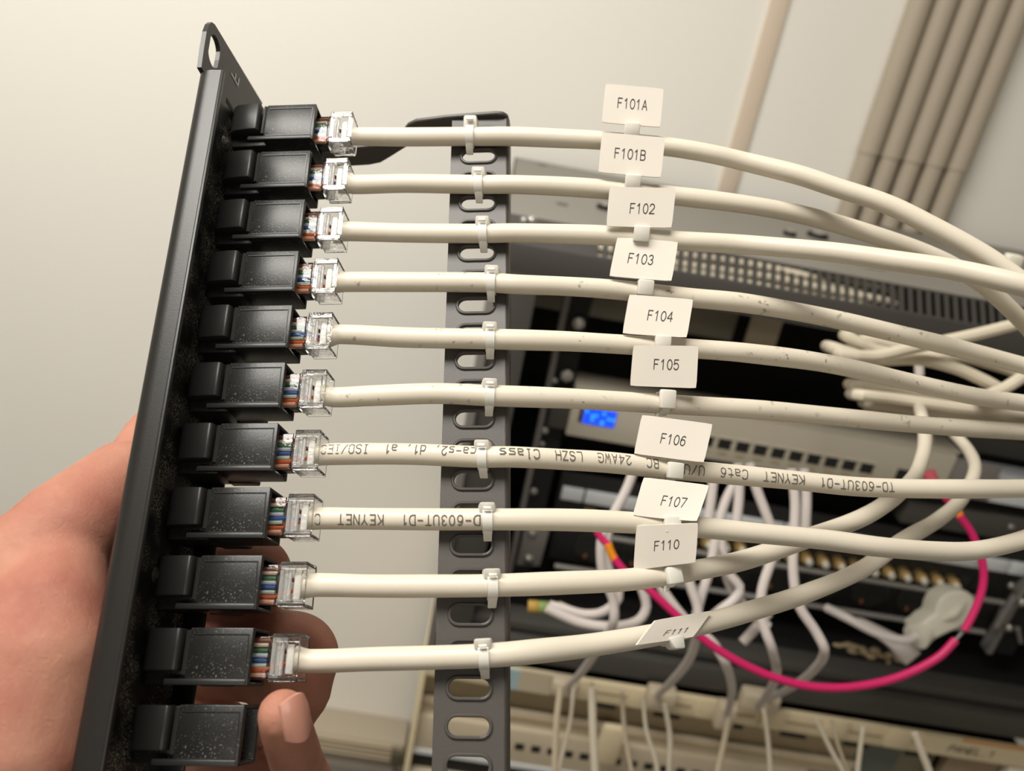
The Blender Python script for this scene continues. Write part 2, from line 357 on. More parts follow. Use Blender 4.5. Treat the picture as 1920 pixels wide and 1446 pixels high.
# cage-nut bracket at the lower left, angled bracket at the right
mb = MB(); mb.prism([onY(*q, YR - .005) for q in ((985, 985), (1032, 988), (1012, 1062), (968, 1060))], V((0, .002, 0))); part('ear_plate', mb, M_rail, cab, bevel=.0005)
mb = MB(); mb.tube([onY(1902, 1118, YR - .01), onY(1868, 1176, YR - .01)], .0032, 10); part('bracket_arm', mb, M_rail, cab)
mb = MB(); mb.tube([onY(1908, 1178, YR - .01), onY(1914, 1205, YR - .01)], .0022, 10); part('bracket_arm', mb, M_rail, cab)

# cream cables coiled behind the slots of the cabinet top
cab_lab = []
for i in range(10):
    z = 1.6125 - .0061 * (i % 5) ; y = YF + max(0, z - ZB) + .0062 + .0072 * (i // 5); x1 = .245 + .02 * ((i * 3) % 4)
    P = [V((.03, y, z - .003))] + [V((.03 + (x1 - .03) * k / 6, y + .001 * math.sin(k * 2 + i), z + .0012 * math.sin(k * 1.7 + i))) for k in range(1, 7)]
    P += [V((x1 + .02, y + .02, z - .01)), V((x1 + .02, y + .08, z - .02))]
    mb = MB(); mb.tube(smoothline(P, 5), .0032, 10)
    solo('network_cable', mb, M_bgc, 'pale cable lying just behind the vent slots of the cabinet top', 'cable', 'pale cables behind the vent slots')

# ------------------------------------------------------------------ switch with blue display
SY = .655
sx0, sx1, sz0, sz1 = .0875, .4400, 1.4225, 1.4675
sw = thing('network_switch', (sx0, SY, sz0), 'pale beige rack switch with a small blue lit display', 'network switch')
mb = MB(); mb.box(sx0, sx1, SY, SY + .035, sz0, sz1); part('case', mb, M_sw, sw, bevel=.001)
mb = MB(); mb.box(sx0 + .0, sx1 + .004, SY + .004, SY + .038, sz1, sz1 + .003); part('lid', mb, M_sw, sw, bevel=.0006)
mb = MB(); mb.box(.0995, .1285, SY - .0008, SY, 1.4375, 1.4535)
d_ = part('display', mb, M_lcd, sw, label='blue lit display')
random.seed(3)
mb = MB()
for i in range(9):
    a, b_ = .1015 + random.random() * .025, 1.4395 + random.random() * .012
    mb.ball(V((a, SY - .0008, b_)), (.0016, .0003, .0014), 8)
part('display_glyph', mb, mat('display_glow', (.01, .1, .4, 1), .3, emit=(.03, .3, 1, 1), estr=1.6), d_, kind='stuff')
mb = MB(); mb.box(.0955, .0985, SY - .0012, SY, 1.4385, 1.4515); part('display_button', mb, M_hole, sw)
pidx = 0
for i in range(19):
    x = .133 + .0152 * i if False else .158 + .01665 * i
    if x + .012 > .386: break
    m_ = MB(); m_.box(x, x + .0118, SY - .0006, SY + .0004, 1.4355, 1.4455)
    po = part('port', m_, M_hole, sw)
    m_ = MB(); m_.box(x - .0012, x + .013, SY - .0012, SY, 1.4458, 1.4468); part('port_lip', m_, M_sw, po)
    m_ = MB(); m_.box(x + .002, x + .0098, SY - .0007, SY, 1.4300, 1.4320); part('port_lamp', m_, M_tan, po)
mb = MB(); mb.box(.392, .410, SY - .0006, SY + .0004, 1.4335, 1.4455); part('uplink_port', mb, M_hole, sw)
for x0, x1 in ((sx0 - .018, sx0), (sx1, sx1 + .045)):
    mb = MB(); mb.box(x0, x1, SY + .002, SY + .0035, sz0 + .004, sz1 - .004); part('rack_ear', mb, M_cab if x0 < .2 else M_rail, sw, bevel=.0004)
# grey equipment at the right behind the cables
eq = thing('rack_shelf', (.44, .70, 1.39), 'dark grey shelf with bright lip right of the beige switch', 'shelf')
mb = MB(); mb.box(.445, .60, .70, .80, 1.455, 1.475); part('shelf_body', mb, M_cab, eq, bevel=.001)
mb = MB(); mb.box(.47, .60, .66, .70, 1.425, 1.448); part('front_lip', mb, M_lbl, eq, bevel=.001)
mb = MB(); mb.box(.42, .565, .665, .70, 1.385, 1.41); part('lower_body', mb, M_cab, eq, bevel=.001)

# ------------------------------------------------------------------ patch panel row with white label strips and brass connectors
PY = .672
pp = thing('coax_patchbay', (.10, PY, 1.30), 'black rack panel with white label strip and a row of brass connectors', 'patch panel')
mb = MB(); mb.box(.095, .56, PY, PY + .004, 1.3165, 1.375); part('panel', mb, M_dark, pp, bevel=.0005)
xs = [.0985, .1195, .1215, .185, .187, .250, .252, .316, .318, .382, .384, .448, .450, .514, .516, .545, .5465, .5640]
for i in range(0, len(xs) - 1, 2):
    mb = MB(); mb.box(xs[i], xs[i + 1], PY - .003, PY, 1.3465, 1.3605); part('label_holder', mb, M_lbl, pp, bevel=.0006)
mb = MB(); mb.tube([V((.150, PY - .012, 1.3185)), V((.550, PY - .012, 1.3185))], .0026, 12); part('support_rod', mb, M_rod, pp)
brass = mat('brass_connector', (.72, .50, .22, 1), .35, metal=.9)
xb = .2300
while xb < .500:
    skip = .30 > xb > .285
    if not skip:
        c = V((xb, PY, 1.3285)); mb = MB(); mb.cyl(c, c + V((0, -.009, 0)), .0058, 16)
        q = part('coax_connector', mb, brass, pp, bevel=.0008)
        mb = MB(); mb.cyl(c + V((0.0025, -.009, -.001)), c + V((0.0025, -.0135, -.001)), .0034, 12); part('connector_tip', mb, M_white, q, bevel=.0006)
    xb += .01665
for x in (.135, .1515, .505, .522):
    mb = MB(); mb.box(x, x + .011, PY - .001, PY, 1.3225, 1.3345); part('port', mb, M_hole, pp)
mb = MB(); mb.box(.124, .135, PY - .0015, PY, 1.334, 1.340); part('yellow_tab', mb, brass, pp)

# power strip with round black sockets
ps = thing('power_strip', (.10, .675, 1.27), 'black socket strip between two grey rods below the brass connectors', 'power strip')
mb = MB(); mb.box(.10, .56, .675, .70, 1.272, 1.3155); part('strip_body', mb, M_dark, ps, bevel=.002)
for i in range(9):
    x = .142 + .0475 * i
    mb = MB(); c = V((x, .675, 1.2955)); mb.tube([c + V((0, .0005, 0)), c + V((0, -.002, 0))], .0195, 28); q = part('socket', mb, mat('socket_black', (.016, .015, .014, 1), .4), ps, bevel=.0008)
    mb = MB(); mb.cyl(c + V((0, -.001, 0)), c + V((0, -.0021, 0)), .0165, 28); part('socket_well', mb, M_hole, q)
    mb = MB(); mb.ball(c + V((-.006, -.003, -.011)), (.0016, .0014, .003), 8); part('earth_contact', mb, mat('copper', (.42, .17, .07, 1), .5, metal=.6), q)
for x0, x1 in ((.107, .548),):
    mb = MB(); mb.tube([V((x0, .662, 1.2745)), V((x1, .662, 1.2785))], .0028, 12); part('support_rod', mb, M_rod, ps)

# white mains plug with ribbed strain relief and its cords
pl = thing('mains_plug', onY(1770, 1150, .60), 'white angled mains plug with ribbed grip at the socket strip', 'plug')
c0, c1 = atZ(1725, 1188, .66), atZ(1812, 1122, .69)
mb = MB(); ax = (c1 - c0).normalized(); side = ax.cross(B_).normalized(); 

opx = [(500, 1230), (430, 1100), (500, 1058), (560, 1000), (635, 960), (650, 880), (690, 790), (760, 740), (850, 708), (960, 712), (1040, 770), (1064, 860), (1020, 980), (945, 1070), (830, 1130), (700, 1190), (570, 1262)]
mb.prism([atZ(1640 + x / 5.56, 980 + y / 5.56, .655) for x, y in opx], B_ * -.024)
part('plug_body', mb, M_white, pl, bevel=.0055, seg=4, ang=60)
mb = MB(); mb.tube(smoothline([atZ(1768, 1163, .655), atZ(1790, 1148, .653), atZ(1812, 1126, .655)], 5), lambda s: .0008 + .003 * math.sin(PI * min(1, s + .03)), 10); part('grip_ridge', mb, M_white, pl)
for k in range(6):
    p_ = c0 - ax * (.002 + .0032 * k - .012) ; mb = MB(); mb.tube([p_, p_ + ax * .0018], .0112 - .0004 * (6 - k), 16); part('rib', mb, M_white, pl, bevel=.0004)
mb = MB(); mb.tube(smoothline([c0 + ax * .004, atZ(1700, 1200, .655), atZ(1650, 1190, .66), atZ(1590, 1160, .67), atZ(1550, 1140, .69)], 6), .0035, 10); part('cord', mb, M_patch, pl)
mb = MB(); mb.prism([atZ(*q, .68) for q in ((1600, 1165), (1625, 1165), (1690, 1195), (1730, 1225), (1700, 1250), (1670, 1215))], B_ * -.012)
solo('mains_plug', mb, M_patch, 'pale flat plug lying in the dark below the white angled plug', 'plug', bevel=.002)
mb = MB(); 
for k in range(16): mb.ball(atZ(1570 + 7.5 * k + random.uniform(-8, 8), 1206 + 2.2 * k + random.uniform(-8, 8), .72), (random.uniform(.002, .006), .003, random.uniform(.001, .003)), 8)
solo('cable_scraps', mb, M_tan, 'tan scraps lying on the dark cabinet floor', 'scraps', kind='stuff')

# ------------------------------------------------------------------ lower distribution frame below the cabinet
LY = .595
lf = thing('distribution_frame', (0, LY, .9), 'cream distribution frame with clip strip below the dark cabinet', 'distribution frame')
mb = MB(); mb.box(.0, .62, LY, LY + .006, 1.1735, 1.1975); part('clip_strip', mb, M_cream, lf, bevel=.001)
tx = .135
k = 0
while tx < .49:
    mb = MB(); mb.box(tx, tx + .022, LY - .0035, LY + .001, 1.1765, 1.2010); part('strip_tab', mb, M_cream, lf, bevel=.0012)
    mb = MB(); mb.box(tx + .026, tx + .059, LY - .0004, LY + .0005, 1.1845, 1.1875); part('strip_slot', mb, M_tan, lf)
    mb = MB(); mb.box(tx + .026, tx + .052, LY + .001, LY + .002, 1.1665, 1.1715); part('strip_gap', mb, M_hole, lf)
    tx += .0635
mb = MB(); mb.box(.067, .088, LY - .001, LY + .001, 1.174, 1.198); part('sticker', mb, M_blue, lf, label='pale blue sticker')
mb = MB(); mb.box(.088, .12, LY - .001, LY + .001, 1.174, 1.199); part('sticker', mb, M_cream2, lf, label='blank pale sticker')
mb = MB(); mb.box(.49, .60, LY - .001, LY + .001, 1.176, 1.1985); st = part('marker_sticker', mb, M_cream, lf)
vs, fs, wd = textmesh('PANEL.1', .9)
mb = MB(); mb.add([V((.515 + x_ * .0075 + y_ * .0015, LY - .0014, 1.1825 + y_ * .0075)) for x_, y_ in vs], fs); part('lettering', mb, M_ink2, st)
mb = MB(); mb.box(.525, .59, LY - .0015, LY + .001, 1.197, 1.1995); part('orange_line', mb, mat('orange_line', srgb(205, 150, 100), .6), st)
mb = MB(); mb.box(.0, .445, LY + .02, LY + .024, 1.03, 1.1735); part('recess_panel', mb, M_tan, lf)
mb = MB(); mb.box(.0, .445, LY + .012, LY + .016, 1.116, 1.135); part('upper_ledge', mb, M_cream2, lf, bevel=.001)
mb = MB(); mb.box(.0, .445, LY + .010, LY + .0135, 1.126, 1.1285); part('ledge_groove', mb, M_tan, lf)
mb = MB(); mb.box(.0, .40, LY + .006, LY + .018, 1.0695, 1.116); pc = part('port_panel', mb, M_cream2, lf, bevel=.001)
for i in range(19):
    x = .084 + .01665 * i
    mb = MB(); mb.box(x, x + .0090, LY + .0052, LY + .007, 1.0905, 1.0985); part('port', mb, M_hole, pc)
mb = MB(); mb.box(.0, .40, LY + .004, LY + .010, 1.066, 1.0715); part('lower_ledge', mb, M_lbl, lf)
mb = MB(); mb.box(.0, .40, LY + .012, LY + .02, 1.03, 1.066); part('dark_gap', mb, M_hole, lf)
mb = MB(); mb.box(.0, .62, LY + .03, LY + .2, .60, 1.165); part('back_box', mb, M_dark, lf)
mb = MB(); mb.box(.0, .445, LY + .0, LY + .024, .92, 1.04); part('lower_panel', mb, M_cream2, lf, bevel=.002)
mb = MB(); mb.box(-.006, .0, LY, LY + .30, .60, 1.186); part('side_plate', mb, M_cream, lf, bevel=.001)
for x0, x1, y, c in ((.445, .49, .02, srgb(95, 100, 92)), (.49, .53, .025, srgb(125, 120, 100)), (.53, .585, .01, srgb(150, 130, 105)), (.585, .72, .0, srgb(225, 215, 195))):
    mb = MB(); mb.box(x0, x1, LY + y, LY + y + .01, .95, 1.172); part('door_panel', mb, mat('door_%d' % int(x0 * 1000), c, .5), lf, bevel=.001)

# grey ribbed trunking by the floor on the wall, with dark end cap
rb = thing('ribbed_heater', (-.25, WY - .05, .40), 'blurred grey ribbed heater low on the wall behind the thumb', 'heater')
mb = MB(); mb.box(-.42, -.012, WY - .05, WY, .735, .768); part('heater_top', mb, M_cond, rb, bevel=.004)
for k in range(4):
    mb = MB(); mb.box(-.42, -.03, WY - .056, WY - .05, .738 + .0085 * k, .741 + .0085 * k); part('rib', mb, M_cream2, rb, bevel=.0008)
mb = MB(); mb.box(-.030, -.008, WY - .058, WY - .04, .735, .757); part('end_cap', mb, mat('cap_olive', srgb(85, 78, 62), .6), rb, bevel=.002)
mb = MB(); mb.box(-.42, -.022, WY - .045, WY, .40, .728); part('heater_body', mb, mat('heater_grey', srgb(150, 142, 132), .6), rb, bevel=.004)
mb = MB()
for k in range(24): mb.box(-.26 + .009 * k, -.256 + .009 * k, WY - .0465, WY - .0445, .69, .702)
part('grille', mb, M_rail, rb, kind='stuff')

# ------------------------------------------------------------------ background cords
def cord(name, pts, r, m, label, group, z=None, step=6, n=10, cat='cable'):
    P = [atZ(q[0], q[1], q[2] if len(q) > 2 else z) for q in pts]
    if name == 'patch_cable' and pts[-1][1] > 1280:
        ze = depth(onY(pts[-1][0], pts[-1][1], LY - .012)); n_ = len(pts)
        for k_, w_ in ((1, 1.), (2, .4), (3, .12), (4, 0.)): P[n_ - k_] = atZ(pts[n_ - k_][0], pts[n_ - k_][1], z + (ze - z) * w_)
    mb = MB(); mb.tube(resample(smoothline(P, 10), .004), r, n); return solo(name, mb, m, label, cat, group)
G1 = 'white patch cords hanging inside the cabinet'
patch = [
 (((1192, 872), (1176, 915), (1150, 965), (1130, 1000), (1128, 1060), (1140, 1100), (1150, 1125), (1151, 1165), (1131, 1200), (1095, 1255), (1064, 1288)), .50, 'white patch cord hanging from the switch down to the cream strip, left of all'),
 (((1142, 985), (1136, 1030), (1140, 1065), (1158, 1100), (1158, 1125), (1130, 1148), (1095, 1152), (1050, 1140), (1030, 1135)), .53, 'white patch cord curling left to the yellow-green plug'),
 (((1198, 1092), (1206, 1110), (1212, 1140), (1195, 1165), (1150, 1175), (1090, 1168), (1045, 1150), (1025, 1140)), .52, 'white patch cord making the widest curl to the yellow-green plug'),
 (((1225, 1070), (1243, 1107), (1279, 1155), (1310, 1185), (1336, 1205), (1358, 1240), (1370, 1275), (1372, 1305), (1362, 1345)), .50, 'white patch cord passing behind flag F111 and ending in the cream strip'),
 (((1285, 1060), (1295, 1100), (1308, 1140), (1306, 1190), (1293, 1235), (1262, 1275), (1232, 1305)), .51, 'white patch cord dropping left below flag F111'),
 (((1342, 1010), (1330, 1070), (1314, 1120), (1304, 1160)), .52, 'short white patch cord crossing another above flag F111'),
 (((1350, 1000), (1362, 1075), (1375, 1110), (1400, 1140), (1440, 1175)), .54, 'white patch cord crossing the grey rod below the F110 cable'),
 (((1340, 1030), (1368, 1078), (1388, 1103), (1376, 1125), (1345, 1148), (1318, 1175)), .53, 'white patch cord with a tight hook left of the grey rod'),
 (((1462, 1010), (1444, 1058), (1428, 1110), (1428, 1160), (1447, 1215), (1456, 1262), (1440, 1300), (1420, 1325)), .50, 'white patch cord falling in a long wave left of the longest cord'),
 (((1484, 880), (1491, 940), (1489, 1000), (1487, 1070), (1498, 1135), (1530, 1185), (1546, 1218), (1530, 1252), (1490, 1285), (1440, 1312)), .49, 'longest white patch cord, bowing right across the magenta cable'),
 (((1508, 880), (1512, 930), (1510, 990)), .52, 'short white patch cord hanging right of the longest cord at the label strip'),
 (((1405, 870), (1418, 915), (1435, 960), (1450, 1000)), .52, 'white patch cord slanting right over the label strip'),
 (((1384, 870), (1386, 925), (1380, 990)), .53, 'white patch cord hanging straight over the label strip'),
 (((1400, 880), (1370, 920), (1352, 965), (1345, 1010)), .54, 'white patch cord slanting left over the label strip'),
 (((1340, 870), (1336, 915), (1328, 975)), .54, 'white patch cord hanging directly right of flag F107'),
 (((1442, 1148), (1415, 1180), (1392, 1205)), .56, 'short loose end of white cord in the dark below the F111 cable'),
]
for pts, z, lab in patch: cord('patch_cable', pts, .0030 * z / .5, M_patch, lab, G1, z)
# clip clusters where cords enter the cream strip, and the yellow-green plug
for px, py, sx_, sz_, lab in ((1058, 1290, .012, .008, 'pale plug pushed into the cream strip at its left end'), (1240, 1312, .014, .010, 'pale plug in the cream strip left of the middle'),
                              (1360, 1345, .009, .014, 'pale upright plug below the F111 cord in the cream strip'), (1425, 1318, .018, .010, 'broad pale plug in the cream strip where two cords meet')):
    p = onY(px, py, LY - .012); mb = MB(); mb.box(p.x - sx_, p.x + sx_, p.y - .004, p.y + .0115, p.z - sz_, p.z + sz_)
    solo('cord_plug', mb, M_cream2, lab, 'plug', 'pale plugs in the cream strip', bevel=.003)
yg = thing('cord_plug', atZ(1020, 1138, .54), 'small yellow and green plug at the left inside the dark cabinet', 'plug')
for k, c in enumerate((srgb(170, 135, 60), srgb(120, 140, 80), srgb(165, 115, 40))):
    mb = MB(); mb.tube([atZ(990 + 19 * k, 1137 + 1.5 * k, .54), atZ(1009 + 19 * k, 1138 + 1.5 * k, .54)], .0042, 12); part('plug_band', mb, mat('band%d' % k, c, .5), yg, bevel=.0005)
mb = MB(); mb.tube([atZ(1046, 1140, .54), atZ(1075, 1150, .54)], lambda s: .0046 - .001 * s, 12); part('boot', mb, M_cream2, yg)
# cords hanging in front of the cream frame
G2 = 'pale cords hanging in front of the cream frame'
for i, (pts, w_, lab) in enumerate([
 (((1052, 1285), (1044, 1350), (1040, 1446), (1040, 1500)), 12, 'pale cord hanging from the leftmost plug'),
 (((1076, 1290), (1068, 1360), (1048, 1446), (1046, 1490)), 8, 'thin pale cord just right of the leftmost plug'),
 (((1110, 1290), (1112, 1370), (1116, 1446), (1118, 1500)), 15, 'broad tan cord hanging in front of the port row'),
 (((1166, 1300), (1172, 1380), (1184, 1446), (1190, 1500)), 9, 'pale cord right of the white upright block'),
 (((1206, 1310), (1212, 1370), (1230, 1430), (1238, 1500)), 8, 'pale cord leaning right between the two halves of the port row'),
 (((1246, 1320), (1256, 1380), (1254, 1446), (1252, 1500)), 10, 'pale cord below the second plug'),
 (((1366, 1345), (1358, 1390), (1346, 1446), (1340, 1500)), 11, 'pale cord below the upright plug'),
 (((1432, 1330), (1440, 1390), (1444, 1446), (1446, 1500)), 9, 'thin cord at the right end of the port row'),
 (((1530, 1350), (1560, 1410), (1580, 1446), (1600, 1500)), 9, 'thin slanting cord right of the port row'),
 (((1560, 1350), (1572, 1400), (1590, 1446), (1610, 1500)), 7, 'second thin slanting cord right of the port row'),
 (((1618, 1362), (1612, 1410), (1608, 1446), (1606, 1500)), 9, 'cord hanging beside the small black clip'),
 (((1715, 1375), (1728, 1410), (1742, 1446), (1755, 1500)), 14, 'rightmost pale cord hanging before the grey door'),
 ]): cord('hanging_cable', pts, .5 * w_ * .585 / F, M_bgc if i % 3 else M_cream2, lab, G2, .585 if i % 2 else .57)
p = onY(1145, 1390, LY - .01); mb = MB(); mb.box(p.x - .012, p.x + .012, p.y - .004, p.y + .006, p.z - .03, p.z + .02); solo('cord_plug', mb, M_cream, 'white upright block between the halves of the port row', 'plug', bevel=.005)
# magenta fibre loop
mg = thing('fibre_cable', atZ(1580, 1290, .47), 'magenta fibre cable making a wide loop through the cabinet', 'cable')
def frag(pts, z, r, m, name, lab=None):
    mb = MB(); mb.tube(resample(smoothline([atZ(q[0], q[1], z) for q in pts], 10), .003), r, 12); return part(name, mb, m, mg, label=lab)
frag(((1800, 968), (1822, 1000), (1841, 1050), (1844, 1090), (1834, 1130), (1816, 1168), (1808, 1182)), .47, .0022, M_pink, 'jacket')
frag(((1792, 1200), (1760, 1232), (1700, 1264), (1640, 1282), (1570, 1290), (1500, 1284), (1420, 1258), (1340, 1214), (1270, 1155), (1210, 1100), (1170, 1070), (1152, 1048)), .47, .0024, M_pink, 'jacket')
frag(((1152, 1048), (1145, 1035), (1140, 1020)), .472, .0024, M_orange, 'marker_band', 'orange marker band'); frag(((1800, 968), (1795, 958), (1788, 950)), .472, .0024, M_orange, 'marker_band', 'orange marker band')
frag(((1138, 1020), (1124, 1005), (1115, 980), (1112, 960)), .474, .0022, M_pink, 'jacket'); frag(((1788, 950), (1765, 925), (1748, 905)), .474, .0022, M_pink, 'jacket')
frag(((1748, 905), (1740, 885)), .476, .0040, mat('pink_boot', srgb(200, 90, 105), .5), 'boot', 'dull pink connector boot')
frag(((1808, 1182), (1792, 1200)), .473, .0010, M_rail, 'bare_core', 'thin bare core between the two ends')

# cream cable bundle behind the front cables, upper right
G3 = 'cream cables bundled behind the front cables'
bund = [
 (((1590, 632), (1640, 656), (1720, 668), (1800, 668), (1870, 686), (1960, 715)), .46, 'cream cable arching over the dark gap, upper one'),
 (((1560, 652), (1640, 674), (1720, 674), (1790, 690), (1850, 716), (1885, 736)), .45, 'cream cable arching over the dark gap, lower one'),
 (((1840, 745), (1880, 730), (1930, 700), (1960, 690)), .44, 'short cream cable rising right below the arching pair'),
 (((1575, 664), (1640, 668), (1700, 655), (1760, 642), (1830, 627), (1890, 612), (1970, 590)), .44, 'cream cable rising right in front of the slotted edge'),
 (((1600, 650), (1612, 640), (1640, 640), (1680, 650), (1730, 662)), .48, 'short bent cream cable left of the arching pair'),
 (((1602, 722), (1680, 730), (1780, 742), (1880, 758), (1970, 765)), .46, 'top cream cable of the lower bundle'),
 (((1606, 740), (1690, 750), (1800, 765), (1900, 772), (1970, 776)), .45, 'second cream cable of the lower bundle'),
 (((1630, 756), (1710, 766), (1800, 778), (1900, 792), (1970, 800)), .46, 'third cream cable of the lower bundle'),
 (((1640, 772), (1720, 780), (1810, 790), (1900, 806), (1970, 812)), .47, 'bottom cream cable of the lower bundle'),
 (((1690, 760), (1715, 775), (1732, 800), (1740, 830)), .50, 'cream cable dropping from the lower bundle'),
]
for pts, z, lab in bund:
    dz = z + .14; pts = ((pts[0][0] - 4, pts[0][1] - 2, dz),) + tuple((a, b, z) for a, b in pts) + (((2080, pts[-1][1] + 10, z + .05),) if pts[-1][0] > 1900 else ())
    cord('network_cable', pts, .5 * 23 * z / F, M_bgc, lab, G3, z)
mb = MB(); mb.tube([atZ(1721, 640, .55), atZ(1724, 705, .55)], .003, 8); solo('hanging_cable', mb, M_patch, 'thin white cord in the dark gap under the arching cables', 'cable')
p = atZ(1896, 495, .42); mb = MB(); mb.pbox(-.004, .004, -.003, .003, -.005, .005, fn=lambda a, b, c: p + V((a, b, c))); solo('cable_clip', mb, M_white, 'bright white clip at the right edge behind the F101A cable', 'clip', bevel=.001)
for px, py in ((1625, 497), (1645, 500)):
    d = ray(px, py); p = CAM + d * ((ZT + .002 - CAM.z) / d.z); mb = MB(); mb.ball(p, (.005, .004, .0025)); part('top_clip', mb, M_white, cab)

# ------------------------------------------------------------------ hand-held patch panel
panel = thing('keystone_patchbay', PF(-28, 0, -100), 'black keystone patch panel held upright in the hand, dusty rear side facing the camera', 'patch panel')
C0, C1 = -4.0, -225.0
mb = MB()
# plate between the flanges
mb.pbox(-29.4, -28, -17.9, 22, C1, C0)
for k in range(12): pass
part('plate', mb, M_blk, panel)
mb = MB(); fl = []
for i in range(7):   # rounded near flange
    th = PI / 2 * i / 6; fl.append((-29.4 + 4.6 * (1 - math.cos(th)) , -18.6 - 3.2 * math.sin(th)))
outer = fl + [(-21.8, -21.6), (-21.8, -20.4)] + [(-25.4, -20.4), (-28, -17.8)]
mb.prism([PF(a, b, C0 - 1) for a, b in outer], Pv * (C1 - C0) * .001); part('near_flange', mb, M_blk2, panel, ang=50)
mb = MB(); mb.pbox(-29.4, -22, 21, 22.4, C1, C0 - 10); part('far_flange', mb, M_blk2, panel, bevel=.0004)
# lip bead along the flange
mb = MB(); mb.pbox(-22.0, -21.0, -21.9, -20.2, C1, C0 - 1); part('flange_bead', mb, M_blk2, panel, bevel=.0004)
# mounting ear with slot
def ear():
    out = [(-21.9, -4.0), (-22.4, 3), (-22.6, 9), (-21.9, 12.5), (-20.6, 14.6), (-18.6, 15.6)] + [(22, 20), (22, -5)]
    hc = (-16.2, 7.3); hb, hc_ = 3.6, 5.4; hole = []
    for i in range(20):
        th = 2 * PI * i / 20; cx_ = hb * math.cos(th); cy_ = math.sin(th) * 3.2 + (2.2 if math.sin(th) > 0 else -2.2 if math.sin(th) < 0 else 0)
        hole.append((hc[0] + cx_, hc[1] + cy_))
    bm = bmesh.new()
    def loop(pts):
        vs = [bm.verts.new((x, y, 0)) for x, y in pts]; return [bm.edges.new((vs[i], vs[(i + 1) % len(vs)])) for i in range(len(vs))]
    e = loop(out) + loop(hole); bmesh.ops.triangle_fill(bm, edges=e, use_beauty=True)
    fs = [[(v.co.x, v.co.y) for v in f.verts] for f in bm.faces]; be = [[(v.co.x, v.co.y) for v in ed.verts] for ed in bm.edges if len(ed.link_faces) == 1]; bm.free()
    m = MB()
    for f in fs:
        for a in (-28, -29.4): m.add([PF(a, *q) for q in f], [tuple(range(len(f)))])
    for p, q in be: m.add([PF(-28, *p), PF(-28, *q), PF(-29.4, *q), PF(-29.4, *p)], [(0, 1, 2, 3)])
    return m
me = ear(); part('mounting_ear', me, M_blk2, panel)
vs, fs, wd = textmesh('F', .9)
mb = MB(); mb.add([PF(-27.85, -3.6 + y_ * 5.5, 9.6 + x_ * 5.0) for x_, y_ in vs], fs); part('printed_letter', mb, M_lbl, panel)
mb = MB(); mb.pbox(-28.1, -27.9, -4, 6, -1.4, .2); part('slot', mb, M_hole, panel)
# dusty rivets
for px, py in ((421, 268), (292, 1079)):
    d = ray(px, py); o_ = CAM - PO; p = CAM + d * ((-.028 - o_.dot(Pn)) / d.dot(Pn))
    mb = MB(); mb.ball(p, (.0022, .0022, .0008), 12, (Pu, Pv, Pn)); mb.ball(p + Pn * .0003, (.0012, .0012, .0012), 8, (Pu, Pv, Pn))
    part('rivet', mb, mat('dusty_rivet', (.03, .028, .025, 1), .5, dust=.2, dscale=2600, dcol=(.4, .38, .33, 1), bump=1, bscale=2500), panel)
# cable management arm and slotted bar
AC = 2.0
arm = [(-27.5, 27), (5, 25.6), (17, 24.4), (21.5, 22), (27, 14.3), (30, 12.5), (40, 11.0), (48.2, 10.4), (57.4, 9.9), (59.6, 10.4), (60.9, 11.8), (61.2, 14), (61.4, 24.8), (40, 25.4), (25, 25.4), (18, 31), (13.5, 34.4), (9, 35.6), (2.6, 35.9), (-27.5, 33)]
mb = MB(); mb.prism([PF(a, b, AC) for a, b in arm], Pv * .0014); part('bracket_arm', mb, M_bar, panel, bevel=.0003, seg=1)
def bx_l(c): return 42.3 + 2.2 * (c / -195)
def bx_r(c): return 60.3 + 2.0 * (c / -195)
BB = 12.0
bars = MB()
slotc = [-4.1 - 9.02 * i for i in range(0, 25)]
# strip is built cell by cell around each slot so the slots are real holes with rolled rims
def cell(m, cc, half, al, ar, sl, sr, sh):
    n = 8; inner = []; outer = []
    cl, cr = sl + sh, sr - sh
    for i in range(n + 1):
        th = -PI / 2 + PI * i / n; inner.append((cr + sh * math.cos(th), cc + sh * math.sin(th))); outer.append((ar, cc + half * math.sin(th) if abs(math.sin(th)) < .999 else cc + half * math.copysign(1, math.sin(th))))
    for i in range(n + 1):
        th = PI / 2 + PI * i / n; inner.append((cl + sh * math.cos(th), cc + sh * math.sin(th))); outer.append((al, cc + half * math.sin(th)))
    N = len(inner)
    for b in (BB, BB + 1.3):
        k = [PF(a, b, c) for a, c in inner] + [PF(a, b, c) for a, c in outer]
        m.add(k, [(i, (i + 1) % N, N + (i + 1) % N, N + i) for i in range(N)])
    k = [PF(a, BB, c) for a, c in inner] + [PF(a, BB + 1.3, c) for a, c in inner]
    m.add(k, [(i, (i + 1) % N, N + (i + 1) % N, N + i) for i in range(N)])
rims = MB()
for cc in slotc:
    al, ar = bx_l(cc), bx_r(cc); sl, sr = al + 3.6, ar - 3.4
    cell(bars, cc, 4.51, al, ar, sl, sr, 2.35)
    P = []; cl, cr = sl + 2.35, sr - 2.35
    for i in range(9): th = -PI / 2 + PI * i / 8; P.append(PF(cr + 2.6 * math.cos(th), BB - .25, cc + 2.6 * math.sin(th)))
    for i in range(9): th = PI / 2 + PI * i / 8; P.append(PF(cl + 2.6 * math.cos(th), BB - .25, cc + 2.6 * math.sin(th)))
    rr = []; n = len(P)
    for i in range(n): pass
    m = MB(); m.tube(P + [P[0], P[1]], .00048, 8, caps=False); part('slot_rim', m, M_bar, panel)
cE = slotc[-1] - 4.5
bars.prism([PF(bx_l(0), BB, .4), PF(bx_r(0), BB, .4), PF(bx_r(0), BB, 2.2), PF(bx_l(0), BB, 2.2)], Pu * .0013)
